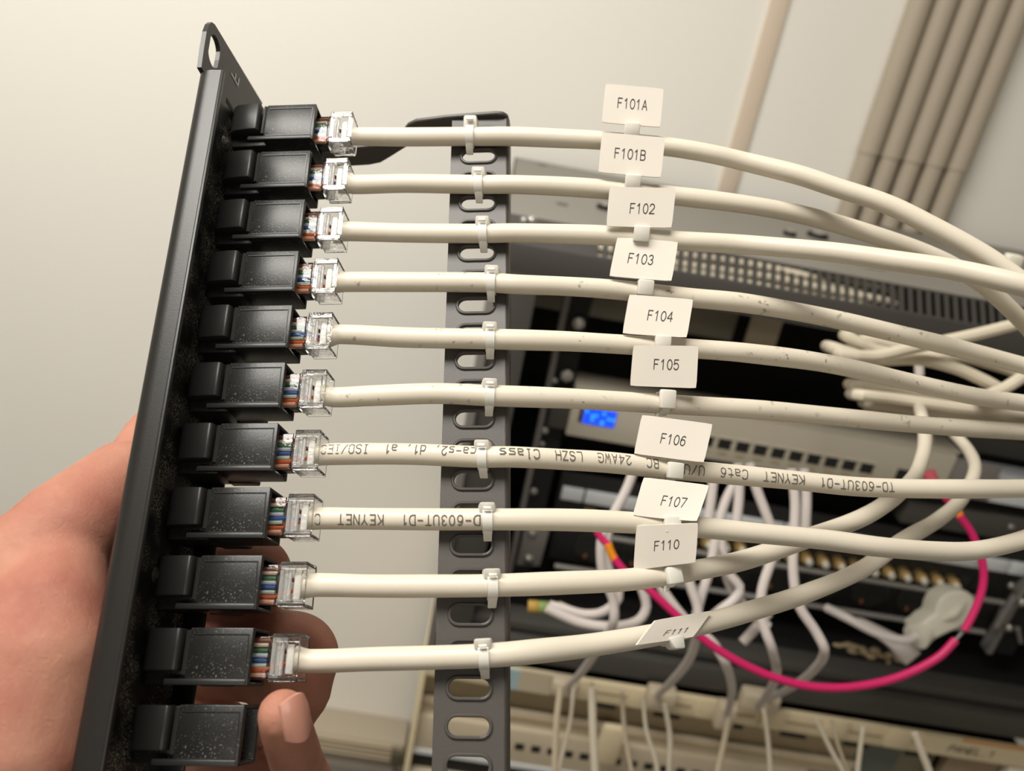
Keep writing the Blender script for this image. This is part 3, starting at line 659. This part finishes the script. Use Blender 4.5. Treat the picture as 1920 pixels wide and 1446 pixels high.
for s_ in (bx_l, bx_r):
    bars.add([PF(s_(0), BB, .4), PF(s_(0), BB + 1.3, .4), PF(s_(cE), BB + 1.3, cE), PF(s_(cE), BB, cE)], [(0, 1, 2, 3)])
part('cable_bar', bars, M_bar, panel, label='grey-black bar with long slots behind the cables', ang=30)
mb = MB(); mb.prism([PF(bx_r(2), BB - .3, 2.2), PF(bx_r(2) + 1.1, BB + .6, 2.2), PF(bx_r(2) + 1.3, BB + 6.0, 2.2), PF(bx_r(2) + .1, BB + 6, 2.2), PF(bx_r(2), BB + 1.6, 2.2)], PF(bx_r(cE) - bx_r(2), 0, cE - 2.2) - PF(0, 0, 0))
part('bar_lip', mb, M_bar, panel, bevel=.0003, seg=1)

# keystone jacks: one built, the rest copied
H = 13.6
def jack_root(k, lab): return thing('keystone_jack', PF(-14, 6, -18 * k - 6.8), lab, 'keystone jack', 'black keystone jacks in the hand-held panel')
j0 = jack_root(0, 'topmost black keystone jack, at the plug of cable F101A')
def Jb(a0, a1, b0, b1, c0, c1): m = MB(); m.pbox(a0, a1, b0, b1, c0, c1); return m
# body: front frame with an open mouth for the plug
def mouth():
    m = MB(); a1, a0 = 0, -16; b0, b1, c0, c1 = 0, 12.2, -H, 0; i0, i1, k0, k1 = 1.9, 11.0, -H + .8, -.8
    o = [(b0, c0), (b1, c0), (b1, c1), (b0, c1)]; i = [(i0, k0), (i1, k0), (i1, k1), (i0, k1)]
    v = [PF(a1, *q) for q in o] + [PF(a1, *q) for q in i] + [PF(a1 - 9, *q) for q in i] + [PF(a0, *q) for q in o]
    f = [(j, (j + 1) % 4, 4 + (j + 1) % 4, 4 + j) for j in range(4)] + [(4 + j, 4 + (j + 1) % 4, 8 + (j + 1) % 4, 8 + j) for j in range(4)] + [(8, 9, 10, 11)]
    f += [(j, (j + 1) % 4, 12 + (j + 1) % 4, 12 + j) for j in range(4)] + [(12, 13, 14, 15)]
    m.add(v, f); return m
part('body', mouth(), M_abs, j0, bevel=.0003)
part('rear_body', Jb(-27.5, -15.5, 3.2, 15.5, -H + .2, -.4), M_abs, j0, bevel=.0003)
m = Jb(-17, -9, 12.0, 16.2, -H - .2, -.4); part('catch', m, M_abs, j0, bevel=.0004)
m = MB()   # raised border lines on the near face
m.pbox(-15.2, -.9, -.22, .2, -H + 1.5, -H + 1.75); m.pbox(-15.2, -.9, -.22, .2, -1.7, -1.5); m.pbox(-1.1, -.85, -.22, .2, -H + 1.5, -1.5)
part('face_frame', m, M_abs2, j0)
part('side_ledge', Jb(-21.0, -.4, -.35, 1.4, -H, -H + 1.5), M_abs2, j0, bevel=.00035)
m = MB(); prof = [(-28, 3.0), (-27, .2), (-25.5, -.9), (-21, -1.5), (-18.4, -1.6), (-17.8, -1.0), (-17.5, .6), (-17.6, 2.2), (-27.9, 4.2)]
m.prism([PF(a, b, -.2) for a, b in prof], Pv * -.0101); part('latch', m, M_abs2, j0, bevel=.0004)
m = MB(); prof = [(-17.2, .5), (-16.9, -.1), (-16.3, -.25), (-15.9, .1), (-15.9, 1), (-17.2, 1)]; m.prism([PF(a, b, -.6) for a, b in prof], Pv * -.0105); part('ridge', m, M_abs2, j0)
order = ['second', 'third', 'fourth', 'fifth', 'sixth', 'seventh', 'eighth', 'ninth', 'tenth']
FL = ['F101A', 'F101B', 'F102', 'F103', 'F104', 'F105', 'F106', 'F107', 'F110', 'F111']
for k in range(1, 12):
    lab = ('%s black keystone jack from the top, holding the plug of cable %s' % (order[k - 1], FL[k])) if k < 10 else \
        ('lowest black keystone jack in the frame, its port empty' if k == 10 else 'black keystone jack just below the bottom edge, hardly seen')
    if k == 11: continue
    clone(j0, PF(-14, 6, -18 * k - 6.8), lab)

# ------------------------------------------------------------------ cables with plugs
paths = {
0: [(668, 256), (760, 257), (890, 256), (960, 256), (1060, 260), (1120, 263), (1250, 275), (1330, 288), (1400, 304), (1500, 329), (1566, 351), (1663, 383), (1745, 423), (1832, 470), (1884, 505), (1935, 548), (1990, 610)],
1: [(662, 346), (760, 344), (890, 346), (960, 346), (1060, 350), (1130, 355), (1270, 368), (1400, 384), (1504, 403), (1607, 431), (1711, 466), (1785, 498), (1850, 540), (1920, 606), (1970, 660)],
2: [(655, 434), (760, 437), (905, 438), (960, 437), (1060, 439), (1140, 442), (1275, 452), (1400, 459), (1552, 472), (1674, 489), (1795, 507), (1920, 536), (2030, 570)],
3: [(645, 529), (760, 529), (920, 530), (960, 533), (1060, 537), (1150, 543), (1290, 558), (1400, 569), (1552, 596), (1704, 631), (1826, 661), (1920, 686), (2030, 716)],
4: [(632, 627), (760, 633), (920, 636), (1060, 640), (1150, 645), (1300, 654), (1400, 662), (1552, 682), (1704, 716), (1826, 743), (1920, 756), (2030, 770)],
5: [(622, 745), (700, 742), (820, 738), (920, 742), (1060, 747), (1200, 755), (1300, 761), (1400, 767), (1552, 780), (1704, 795), (1826, 804), (1920, 810), (2030, 816)],
6: [(612, 852), (700, 851), (780, 852), (900, 857), (960, 857), (1060, 862), (1150, 868), (1250, 879), (1340, 887), (1480, 900), (1598, 912), (1688, 916), (1796, 917), (1920, 916), (2030, 912)],
7: [(602, 972), (700, 973), (820, 974), (920, 974), (1060, 975), (1180, 980), (1310, 989), (1400, 998), (1544, 1012), (1652, 1026), (1760, 1034), (1832, 1032), (1920, 1012), (2020, 975)],
8: [(590, 1097), (700, 1099), (820, 1099), (920, 1098), (1060, 1093), (1180, 1087), (1300, 1070), (1400, 1049), (1526, 1005), (1616, 971), (1673, 935), (1716, 891), (1731, 852), (1734, 816), (1728, 780)],
9: [(575, 1240), (700, 1236), (820, 1233), (920, 1229), (1000, 1222), (1100, 1211), (1220, 1192), (1300, 1175), (1400, 1148), (1508, 1114), (1616, 1068), (1688, 1017), (1760, 974), (1806, 931), (1828, 881), (1816, 845), (1790, 815)],
}
zkeys = {0: ((1400, .262), (1935, .243)), 1: ((1400, .262), (1785, .275), (1990, .31)), 2: ((1400, .250), (1920, .222)), 3: ((1400, .255), (1920, .285)), 4: ((1400, .250), (1920, .285)),
 5: ((1400, .250), (1920, .290)), 6: ((1400, .243), (1920, .262)), 7: ((1400, .233), (1650, .243), (1920, .268)), 8: ((1250, .226), (1450, .250), (1616, .275)), 9: ((1220, .222), (1500, .262), (1690, .300))}
tail = {8: {1673: .30, 1716: .34, 1731: .36, 1734: .38, 1728: .40}, 9: {1760: .33, 1806: .37, 1828: .40, 1816: .43, 1790: .45}}
RC = .003
CURVE = {}
PLUGDY = 0
for k in range(10):
    pts = paths[k]; P3 = []
    z960 = depth(onB(960, [q for q in pts if q[0] >= 900][0][1], 8.2))
    for x, y in pts:
        if x <= 960: P3.append(onB(x, y, 8.2)); continue
        z = None
        if k in tail and x in tail[k] and (y < 1000): z = tail[k][x]
        else:
            ks = ((960, z960),) + zkeys[k]
            for (xa, za), (xb_, zb) in zip(ks, ks[1:]):
                if xa <= x <= xb_: u = (x - xa) / (xb_ - xa); z = za + (zb - za) * u
            if z is None: z = ks[-1][1]
        P3.append(atZ(x, y, z))
    lx, ly = pts[-1]; lz = depth(P3[-1])
    if k == 8: P3 += [atZ(1722, 762, .48), atZ(1718, 752, .60)]
    elif k == 9: P3 += [atZ(1774, 796, .55), atZ(1764, 782, .64)]
    else: P3 += [atZ(lx + 90, ly + (30 if k < 5 else 0), lz + .05), atZ(2190, 760 + 12 * k, .46), atZ(2130, 740 + 14 * k, .62)]
    inner = PF(7.6, 8.0, -18 * k - 6.9)
    P3 = [inner, PF(9.5, 8.0, -18 * k - 6.9)] + P3
    C = resample(smoothline(P3, 14), .0016); CURVE[k] = C
    t = thing('network_cable', PF(14, 8, -18 * k - 6.8), 'white network cable carrying the flag marked %s' % FL[k], 'cable', 'white network cables from the hand-held panel')
    rr = random.random() * 9
    mb = MB(); mb.tube(C, lambda s, rr=rr: RC * (1 + .018 * math.sin(s * 47 + rr) + .012 * math.sin(s * 111 + rr)), 28)
    part('jacket', mb, M_cabled if k in (3, 4, 5) else M_cable, t, ang=60)
    # clear modular plug
    o = -18 * k - 6.9
    if k == 0:
        m = MB(); m.pbox(-7, 3.2, 4.0, 9.6, o - 5.1, o + 5.1); m.pbox(3.2, 3.9, 3.7, 9.9, o - 5.2, o + 5.2); body = mesh('front_shell', m, M_clr, wloc(t), .0004)
        m = MB(); a0, a1 = 4.2, 11.3
        # rear housing as an open box (four walls and a divider)
        m.pbox(a0, a1, 2.6, 3.4, o + 3.7, o + 5.7); m.pbox(a0, a1, 2.6, 3.4, o - 5.7, o - 4.3); m.pbox(a1 - 1.3, a1, 2.6, 3.4, o - 4.3, o + 3.7); m.pbox(a0, a0 + 1.1, 2.6, 3.4, o - 4.3, o + 3.7); m.pbox(a0, a1, 10.4, 11.2, o - 5.7, o + 5.7); m.pbox(a0, a1, 3.4, 10.4, o + 4.8, o + 5.7); m.pbox(a0, a1, 3.4, 10.4, o - 5.7, o - 4.8)
        hous = mesh('rear_shell', m, M_clr, wloc(t), .0002, 1)
        m = MB(); m.pbox(3.9, 6.2, 3.9, 4.6, o - 4.9, o + 4.9); m.pbox(3.9, 6.2, 9.2, 9.8, o - 4.9, o + 4.9); m.pbox(6.4, 7.1, 3.3, 4.4, o - 4.3, o + 3.7); m.pbox(7.6, 9.6, 4.2, 4.7, o - 3.9, o + 3.3)
        bar_ = mesh('strain_bar', m, M_frost, wloc(t), .0003, 1)
        m = MB(); m.pbox(-6, 7.5, 11.4, 12.2, o - 2.9, o + 2.9); m.pbox(-7, -4, 9.6, 12.2, o - 2.9, o + 2.9); lat = mesh('latch_tab', m, M_clr, wloc(t), .0003, 1)
        keep = (body, hous, bar_, lat, wloc(t))
    pg = part('plug', keep[0], None, t, label='clear modular plug with coloured wires')
    for nm, me_ in zip(('rear_shell', 'strain_bar', 'latch_tab'), keep[1:4]):
        part(nm, me_, None, pg)
    cols = [srgb(120, 70, 50), srgb(215, 190, 170), srgb(70, 120, 80), srgb(200, 205, 215), srgb(60, 95, 160), srgb(190, 205, 190), srgb(200, 95, 45), srgb(225, 165, 135)]
    random.seed(k + 20)
    for i, c in enumerate(cols):
        yy = o + 4.1 - i * 1.17
        j1, j2 = random.uniform(-.35, .35), random.uniform(-.5, .5)
        P = [PF(-5, 5.0, yy), PF(0.5, 4.9, yy + j1 * .3), PF(2.6, 5.0, yy + j1 * .5)]; P2 = [PF(2.6, 5.0, yy + j1 * .5), PF(5.0, 6.4, o + (yy - o) * .55 + j2), PF(7, 7.9, o + (yy - o) * .35)]
        m = MB(); m.tube(smoothline(P, 3) + (smoothline(P2, 3)[1:] if i in (0, 6) or (i == 4 and k % 3 == 1) else []), .00056, 7)
        part('wire', m, mat('wire_%d' % i, c, .45), pg)

# inkjet text along two cables, read upside down from right to left
def cable_text(k, s, xstart, total_px=None, size=.0027, gap=1.0, th0=.25):
    C = CURVE[k]; cum = [0]
    for i in range(1, len(C)): cum.append(cum[-1] + (C[i] - C[i - 1]).length)
    # arc length where the cable passes pixel column xstart
    def pxof(p):
        v = p - CAM; return 960 + F * (v.x * Xc.x + v.y * Yc.x + v.z * Zc.x) / depth(p)
    def at_px(x): return min(range(len(C)), key=lambda i: abs(pxof(C[i]) - x))
    s0 = cum[at_px(xstart)]; s1 = cum[at_px(total_px)]
    vs, fs, wd = textmesh(s, .8, adv=5.9); sc = (s0 - s1) / wd
    out = []
    import bisect
    for x, y in vs:
        a = s0 - x * sc; j = min(max(bisect.bisect(cum, a), 1), len(C) - 1); u = (a - cum[j - 1]) / (cum[j] - cum[j - 1])
        p = C[j - 1].lerp(C[j], u); t = (C[j] - C[j - 1]).normalized(); wv = (CAM - p).normalized(); wv = (wv - t * wv.dot(t)).normalized(); up = wv.cross(t)
        if up.dot(U_) < 0: up = -up
        th = th0 + (.5 - y) * size / RC
        out.append(p + (wv * math.cos(th) + up * math.sin(th)) * (RC * 1.035))
    m = MB(); m.add(out, fs); return m
def find_cable(k): return [o for o in COL.objects if o.name.startswith('network_cable') and o.get('label', '').endswith('marked ' + FL[k])][0]
c6 = find_cable(6); c7 = find_cable(7)
part('printed_text', cable_text(6, 'TD-603UT-D1  KEYNET  Cat6  U/U', 1662, 1277, th0=.12), M_ink2, c6)
part('printed_text', cable_text(6, 'BC  24AWG  LSZH  Class', 1226, 935, th0=.42), M_ink2, c6)
part('printed_text', cable_text(6, 'ca-s2, d1, a1  ISO/IEC', 893, 603, th0=.50), M_ink2, c6)
part('printed_text', cable_text(7, 'D-603UT-D1  KEYNET  C', 906, 598, th0=-.1), M_ink2, c7)

# ------------------------------------------------------------------ cable ties on the slotted bar
tie_x = [887, 896, 907, 923, 922, 918, 909, 917, 917, 912]
head_dy = [0, 0, 0, 0, 0, 0, 0, 0, 0, 0]
for k in range(10):
    C = CURVE[k]
    def pxof(p):
        v = p - CAM; return 960 + F * (v.x * Xc.x + v.y * Yc.x + v.z * Zc.x) / depth(p)
    i = min(range(len(C)), key=lambda i: abs(pxof(C[i]) - tie_x[k])); p = C[i]; tt = (C[i + 1] - C[i - 1]).normalized()
    wv = -Pu; wv = (wv - tt * wv.dot(tt)).normalized(); up = wv.cross(tt)
    if up.dot(Pv) < 0: up = -up
    t = thing('cable_tie', p, 'translucent cable tie fixing the %s cable to the slotted bar' % FL[k], 'cable tie', 'cable ties along the slotted bar')
    def fr(a, b, c, p=p, tt=tt, wv=wv, up=up): return p + (tt * a + wv * b + up * c) * .001
    tw = (random.random() - .5) * .5
    m = MB(); h0 = 5.6 if k == 0 else 4.3
    m.hexa([fr(-2.2, 2.2, .4), fr(2.2, 2.2, .4), fr(2.5, -.5, .8), fr(-2.5, -.5, .8), fr(-2.1, 4.6, h0 - .6), fr(2.1, 4.6, h0 - .6), fr(2.4, -.2, h0), fr(-2.4, -.2, h0)])
    hd = part('tie_head', m, M_tie, t, bevel=.0006)
    m = MB(); m.pbox(-1.1, 1.1, 4.2, 4.9, h0 - 2.6, h0 - 1.8, fn=fr); part('pawl_slot', m, M_tie, hd, bevel=.0002)
    sgn = (-.3, .4, .5, .1, .3, .2, .5, .3, .2, .3)[k]
    for nm, wd_, a0, a1 in (('strap', 1.3, 75, -118),):
        m = MB(); vs = []; n = 18
        for j in range(n + 1):
            th = math.radians(a0 + (a1 - a0) * j / n)
            sh = .5 * sgn * (j / n)
            for rr_, ww in ((3.12, -wd_), (3.12, wd_), (3.75, wd_), (3.75, -wd_)):
                rr2 = rr_ + (0 if a1 + 40 < math.degrees(th) else .0)
                vs.append(fr(ww + sh, math.cos(th) * rr2, math.sin(th) * rr2))
        fs = [(4 * j + q, 4 * j + (q + 1) % 4, 4 * j + 4 + (q + 1) % 4, 4 * j + 4 + q) for j in range(n) for q in range(4)] + [(0, 1, 2, 3), (4 * n, 4 * n + 1, 4 * n + 2, 4 * n + 3)]
        m.add(vs, fs)
        m.pbox(-1.3 + sh, 1.3 + sh, -.2 if 0 else -4.8, 1.6, -5.4, -4.7 + .1, fn=lambda a, b, c: fr(a, b, c)) if False else None
        part(nm, m, M_tie, t, ang=50)
    m = MB(); sh = .5 * sgn; m.pbox(-1.25 + sh, 1.25 + sh, -5.5, 1.2, -4.1, -3.45, fn=fr) if False else m.hexa([fr(-1.25 + sh, .9, -3.2), fr(1.25 + sh, .9, -3.2), fr(1.25 + sh, 1.5, -3.4), fr(-1.25 + sh, 1.5, -3.4),
        fr(-1.1 + sh * 1.5, -2.6, -5.3), fr(1.1 + sh * 1.5, -2.6, -5.3), fr(1.1 + sh * 1.5, -2.0, -5.6), fr(-1.1 + sh * 1.5, -2.0, -5.6)])
    part('strap_end', m, M_tie, t, bevel=.0002)

# ------------------------------------------------------------------ flag markers
flags = [
 ((1135.5, 156.6), (1244.6, 166.2), (1237.9, 238.4), (1128.1, 228.9), (1183, 243), (1186, 195)),
 ((1129, 248), (1247.5, 258), (1239, 333), (1121.8, 322.46), (1181, 340), (1182, 289)),
 ((1143.4, 350), (1267.5, 353), (1259.5, 427), (1137, 424), (1198, 437), (1205, 391)),
 ((1157.7, 443.6), (1271.6, 454), (1259.5, 527), (1142.5, 517.5), (1201, 537), (1201, 486)),
 ((1180, 552), (1300, 561.4), (1288, 633), (1167.3, 625), (1229, 642), (1238, 593)),
 ((1188, 647.3), (1309.8, 648.9), (1305.7, 728.4), (1181.6, 723.6), (1243, 744), (1249, 683)),
 ((1203.9, 777.7), (1336.5, 795.2), (1320, 867.4), (1188.9, 851), (1253, 880), (1263, 825)),
 ((1207, 894.8), (1330.2, 909.8), (1307, 977.5), (1186.7, 966.4), (1252, 982), (1265, 942)),
 ((1193.7, 986), (1309.3, 981.6), (1304.3, 1055), (1188, 1070), (1247, 1080), (1250, 1025)),
 ((1229.6, 1162.8), (1336, 1144.8), (1300, 1194.6), (1193.7, 1209.9), (1246, 1214), (1266, 1184)),
]
for k, (a, b, c, d, bk, tc_) in enumerate(flags):
    C = CURVE[k]
    def pxof(p):
        v = p - CAM; return 960 + F * (v.x * Xc.x + v.y * Yc.x + v.z * Zc.x) / depth(p)
    i = min(range(len(C)), key=lambda i: abs(pxof(C[i]) - bk[0])); zc = depth(C[i]); tt = (C[i + 1] - C[i - 1]).normalized()
    zt = zc - .0052; zb = zc - .0046
    if k == 9: zt = zc - .0036; zb = zc - .0075
    if k == 7: zt = zc - .001
    if k in (3, 4, 6): zt = zc - .003
    if k == 9:
        zx = lambda X_: depth(C[min(range(len(C)), key=lambda i: abs(pxof(C[i]) - X_))])
        q = [atZ(*a, zx(a[0]) - .0040), atZ(*b, zx(b[0]) - .0040), atZ(*c, zx(c[0]) - .0075), atZ(*d, zx(d[0]) - .0075)]
    else: q = [atZ(*a, zt), atZ(*b, zt), atZ(*c, zb), atZ(*d, zb)]
    t = thing('flag_marker', C[i], 'white plastic flag printed %s clipped on its cable' % FL[k] if k not in (7, 9) else
              ('white flag printed F107, leaning back with bent corner' if k == 7 else 'white flag printed F111, folded back almost flat over its cable'), 'cable flag', 'printed flag markers on the cables')
    nrm = (q[1] - q[0]).cross(q[3] - q[0]).normalized()
    if nrm.dot(B_) < 0: nrm = -nrm
    # plate with clipped corners, slight curl
    NX, NY = 10, 6; vs = []
    def bil(u, v):
        p = q[0].lerp(q[1], u).lerp(q[3].lerp(q[2], u), v); cur = (.0006 if k in (7,) else .00025) * math.sin(PI * u) * v
        return p - nrm * cur
    for sgn in (0, 1):
        for jy in range(NY + 1):
            for jx in range(NX + 1):
                u, v = jx / NX, jy / NY
                if jx in (0, NX) and jy in (0, NY): u = u + (.007 if jx == 0 else -.007); v = v + (.011 if jy == 0 else -.011)
                vs.append(bil(u, v) - nrm * .0007 * sgn)
    W_ = NX + 1; off = W_ * (NY + 1); fs = []
    for jy in range(NY):
        for jx in range(NX):
            i0 = jy * W_ + jx; fs += [(i0, i0 + 1, i0 + W_ + 1, i0 + W_), tuple(off + z for z in (i0, i0 + W_, i0 + W_ + 1, i0 + 1))]
    ring = [jx for jx in range(NX)] + [jy * W_ + NX for jy in range(NY)] + [NY * W_ + jx for jx in range(NX, 0, -1)] + [jy * W_ for jy in range(NY, 0, -1)]
    for z in range(len(ring)): a_, b_2 = ring[z], ring[(z + 1) % len(ring)]; fs.append((a_, a_ + off, b_2 + off, b_2))
    m = MB(); m.add(vs, fs); part('flag_plate', m, M_flag, t)
    # code lettering
    tv, tf, wd = textmesh(FL[k], .7, adv=5.3)
    e1 = V((b[0] - a[0], b[1] - a[1])); e2 = V((d[0] - a[0], d[1] - a[1]))
    det = e1.x * e2.y - e1.y * e2.x; r_ = V((tc_[0] - a[0], tc_[1] - a[1]))
    uc = (r_.x * e2.y - r_.y * e2.x) / det; vc = (e1.x * r_.y - e1.y * r_.x) / det
    hgt = {9: 11}.get(k, 18) / e2.length; wpx = {0: 56, 1: 59, 9: 42}.get(k, 47) / e1.length
    m = MB(); m.add([bil(uc + (x_ / wd - .5) * wpx, vc - (y_ - .5) * hgt) + nrm * .00006 for x_, y_ in tv], tf); part('printed_code', m, M_ink, t)
    # buckle and strap round the cable
    wv = (CAM - C[i]).normalized(); wv = (wv - tt * wv.dot(tt)).normalized(); up = wv.cross(tt)
    if up.dot(U_) < 0: up = -up
    p = C[i]
    def fr(a, b, c, p=p, tt=tt, wv=wv, up=up): return p + (tt * a + wv * b + up * c) * .001
    mid = q[3].lerp(q[2], .5); 
    # neck from plate to buckle
    bp = atZ(bk[0], bk[1], zb + .0006)
    lo = 3.4 if k in (5, 9) else 2.5
    m = MB(); wv_ = up * (bp - p).dot(up) 
    cy = (bp - p).dot(up) * 1000
    if k == 9: m.hexa([fr(-3.4, 4.0, -1.4), fr(2.9, 4.0, -1.4), fr(2.4, -1, -1.4), fr(-2.4, -1, -1.4), fr(-1.8, 4.0, -4.6), fr(2.2, 4.0, -5.0), fr(1.8, .5, -5), fr(-1.4, .5, -4.6)])
    else: m.pbox(-2.4, 2.4, 2.6, 4.9, cy - lo, cy + 2.2, fn=fr)
    bu = part('buckle', m, M_tie, t, bevel=.0005)
    m = MB(); n = 20; vs2 = []
    for j in range(n + 1):
        th = 2 * PI * j / n
        for rr_, ww in ((3.08, -1.25), (3.08, 1.25), (3.6, 1.25), (3.6, -1.25)): vs2.append(fr(ww, math.cos(th) * rr_, math.sin(th) * rr_))
    m.add(vs2, [(4 * j + z, 4 * j + (z + 1) % 4, 4 * j + 4 + (z + 1) % 4, 4 * j + 4 + z) for j in range(n) for z in range(4)]); part('strap', m, M_tie, t)
    if k in (5, 8): 
        m = MB(); m.hexa([fr(-2, 1.5, -2.5), fr(.8, 1.5, -2.5), fr(.8, .6, -2.5), fr(-2, .6, -2.5), fr(-2.4, 1.2, -4.6), fr(-.6, 1.2, -4.2), fr(-.6, .4, -4.2), fr(-2.4, .4, -4.6)]); part('strap_end', m, M_tie, t, bevel=.0002)

# ------------------------------------------------------------------ the hand
def skin():
    m = bpy.data.materials.new('skin'); m.use_nodes = True; nt = m.node_tree; b = nt.nodes['Principled BSDF']; I = b.inputs
    I['Roughness'].default_value = .6; I['Specular IOR Level'].default_value = .35; I['Subsurface Weight'].default_value = .22; I['Subsurface Radius'].default_value = (.004, .0015, .0008); I['Subsurface Scale'].default_value = 1
    tc = nt.nodes.new('ShaderNodeTexCoord'); n = nt.nodes.new('ShaderNodeTexNoise'); n.inputs['Scale'].default_value = 42; n.inputs['Detail'].default_value = 4
    nt.links.new(tc.outputs['Object'], n.inputs['Vector']); r = nt.nodes.new('ShaderNodeValToRGB'); e = r.color_ramp.elements
    e[0].position = .3; e[0].color = srgb(156, 96, 80); e[1].position = .7; e[1].color = srgb(180, 130, 108)
    nt.links.new(n.outputs['Fac'], r.inputs[0]); nt.links.new(r.outputs[0], I['Base Color'])
    n2 = nt.nodes.new('ShaderNodeTexNoise'); n2.inputs['Scale'].default_value = 420; n2.inputs['Detail'].default_value = 8; n2.inputs['Roughness'].default_value = .7; n2.inputs['Distortion'].default_value = 1.5; nt.links.new(tc.outputs['Object'], n2.inputs['Vector'])
    bp = nt.nodes.new('ShaderNodeBump'); bp.inputs['Strength'].default_value = .5; bp.inputs['Distance'].default_value = .0006
    nt.links.new(n2.outputs['Fac'], bp.inputs['Height']); nt.links.new(bp.outputs[0], I['Normal']); return m
M_skin = skin()
def capsule(m, pts):     # pts: (px, py, depth, radius in pixels)
    P = [atZ(x, y, z) for x, y, z, r in pts]; R = [r * z / F for x, y, z, r in pts]
    for i in range(len(P) - 1):
        n = max(2, int((P[i + 1] - P[i]).length / .004)); Q = [P[i].lerp(P[i + 1], j / n) for j in range(n + 1)]
        m.tube(Q, lambda s, a=R[i], b_=R[i + 1]: a + (b_ - a) * s, 20)
    for p, r in zip(P, R): m.ball(p, r, 20)
hm = MB()
capsule(hm, [(-190, 1330, .195, 200), (-90, 1205, .198, 130), (30, 1088, .205, 104), (130, 988, .214, 95), (230, 897, .235, 72), (330, 900, .275, 62)])
capsule(hm, [(-60, 1540, .185, 230), (20, 1400, .185, 165), (75, 1240, .19, 134), (80, 1160, .195, 118), (100, 1080, .205, 95)])
capsule(hm, [(60, 1060, .21, 110), (120, 1040, .225, 75), (240, 1010, .262, 60), (330, 1060, .285, 60)])
capsule(hm, [(232, 890, .25, 50), (268, 810, .262, 34), (300, 790, .275, 40), (330, 900, .28, 60)])
# fingers wrapped behind the panel
capsule(hm, [(270, 1010, .270, 70), (330, 1080, .262, 74), (430, 1082, .246, 77), (474, 1078, .240, 73)])
capsule(hm, [(300, 1160, .268, 70), (420, 1225, .250, 82), (510, 1230, .240, 86), (548, 1236, .236, 88)])
capsule(hm, [(548, 1236, .236, 88), (546, 1290, .236, 76), (530, 1345, .236, 60)])
capsule(hm, [(330, 1300, .262, 60), (400, 1385, .248, 75), (450, 1480, .235, 80), (500, 1560, .225, 80)])
capsule(hm, [(530, 1340, .187, 48), (538, 1368, .190, 49), (560, 1440, .205, 50), (590, 1520, .215, 60), (560, 1640, .22, 80)])
capsule(hm, [(562, 1448, .214, 50), (570, 1500, .216, 55)])
me = bpy.data.meshes.new('hand'); me.from_pydata(hm.v, [], hm.f); ho = bpy.data.objects.new('tmp', me); COL.objects.link(ho)
md = ho.modifiers.new('r', 'REMESH'); md.mode = 'VOXEL'; md.voxel_size = .0011; md.use_smooth_shade = True
ms = ho.modifiers.new('s', 'SMOOTH'); ms.factor = .6; ms.iterations = 12
bpy.context.view_layer.update()
me2 = bpy.data.meshes.new_from_object(ho.evaluated_get(bpy.context.evaluated_depsgraph_get())); bpy.data.objects.remove(ho)
hl = atZ(200, 1200, .21)
for v in me2.vertices: v.co -= hl
me2.materials.clear(); me2.materials.append(M_skin)
for p in me2.polygons: p.use_smooth = True
hand = bpy.data.objects.new('hand', me2); COL.objects.link(hand); hand.location = hl
hand['label'] = 'bare hand gripping the black panel from the left, fingertips curled behind it'; hand['category'] = 'hand'
# fingernail
nn = (R_ * .80 + B_ * .62 + U_ * .12).normalized(); nl = (U_ * .97 - R_ * .22); nl = (nl - nn * nl.dot(nn)).normalized(); nw = nn.cross(nl)
nc = atZ(534, 1345, .187) + nn * .0055 + nl * .0006; m = MB(); vs = []; NA, NB = 12, 10
for sg in (1, 0):
    for i in range(NA + 1):
        for j in range(NB + 1):
            u = 2 * i / NA - 1; v = 2 * j / NB - 1; hw = .0037 * (1 - .12 * u * u); 
            vs.append(nc + nl * (u * .0054 - .0012 * v * v * (1 if u > 0 else -1) * abs(u)) + nw * (v * hw) + nn * (.0009 * sg - .0017 * v * v - .0005 * u * u))
W_ = NB + 1; off = W_ * (NA + 1); fs = []
for i in range(NA):
    for j in range(NB):
        a_ = i * W_ + j; fs += [(a_, a_ + 1, a_ + W_ + 1, a_ + W_), (off + a_, off + a_ + W_, off + a_ + W_ + 1, off + a_ + 1)]
ring = list(range(NB)) + [i * W_ + NB for i in range(NA)] + [NA * W_ + j for j in range(NB, 0, -1)] + [i * W_ for i in range(NA, 0, -1)]
for z in range(len(ring)): a_, b_2 = ring[z], ring[(z + 1) % len(ring)]; fs.append((a_, a_ + off, b_2 + off, b_2))
m.add(vs, fs)
part('fingernail', m, mat('nail', srgb(188, 134, 116), .22, sss=.2), hand, label='short fingernail')
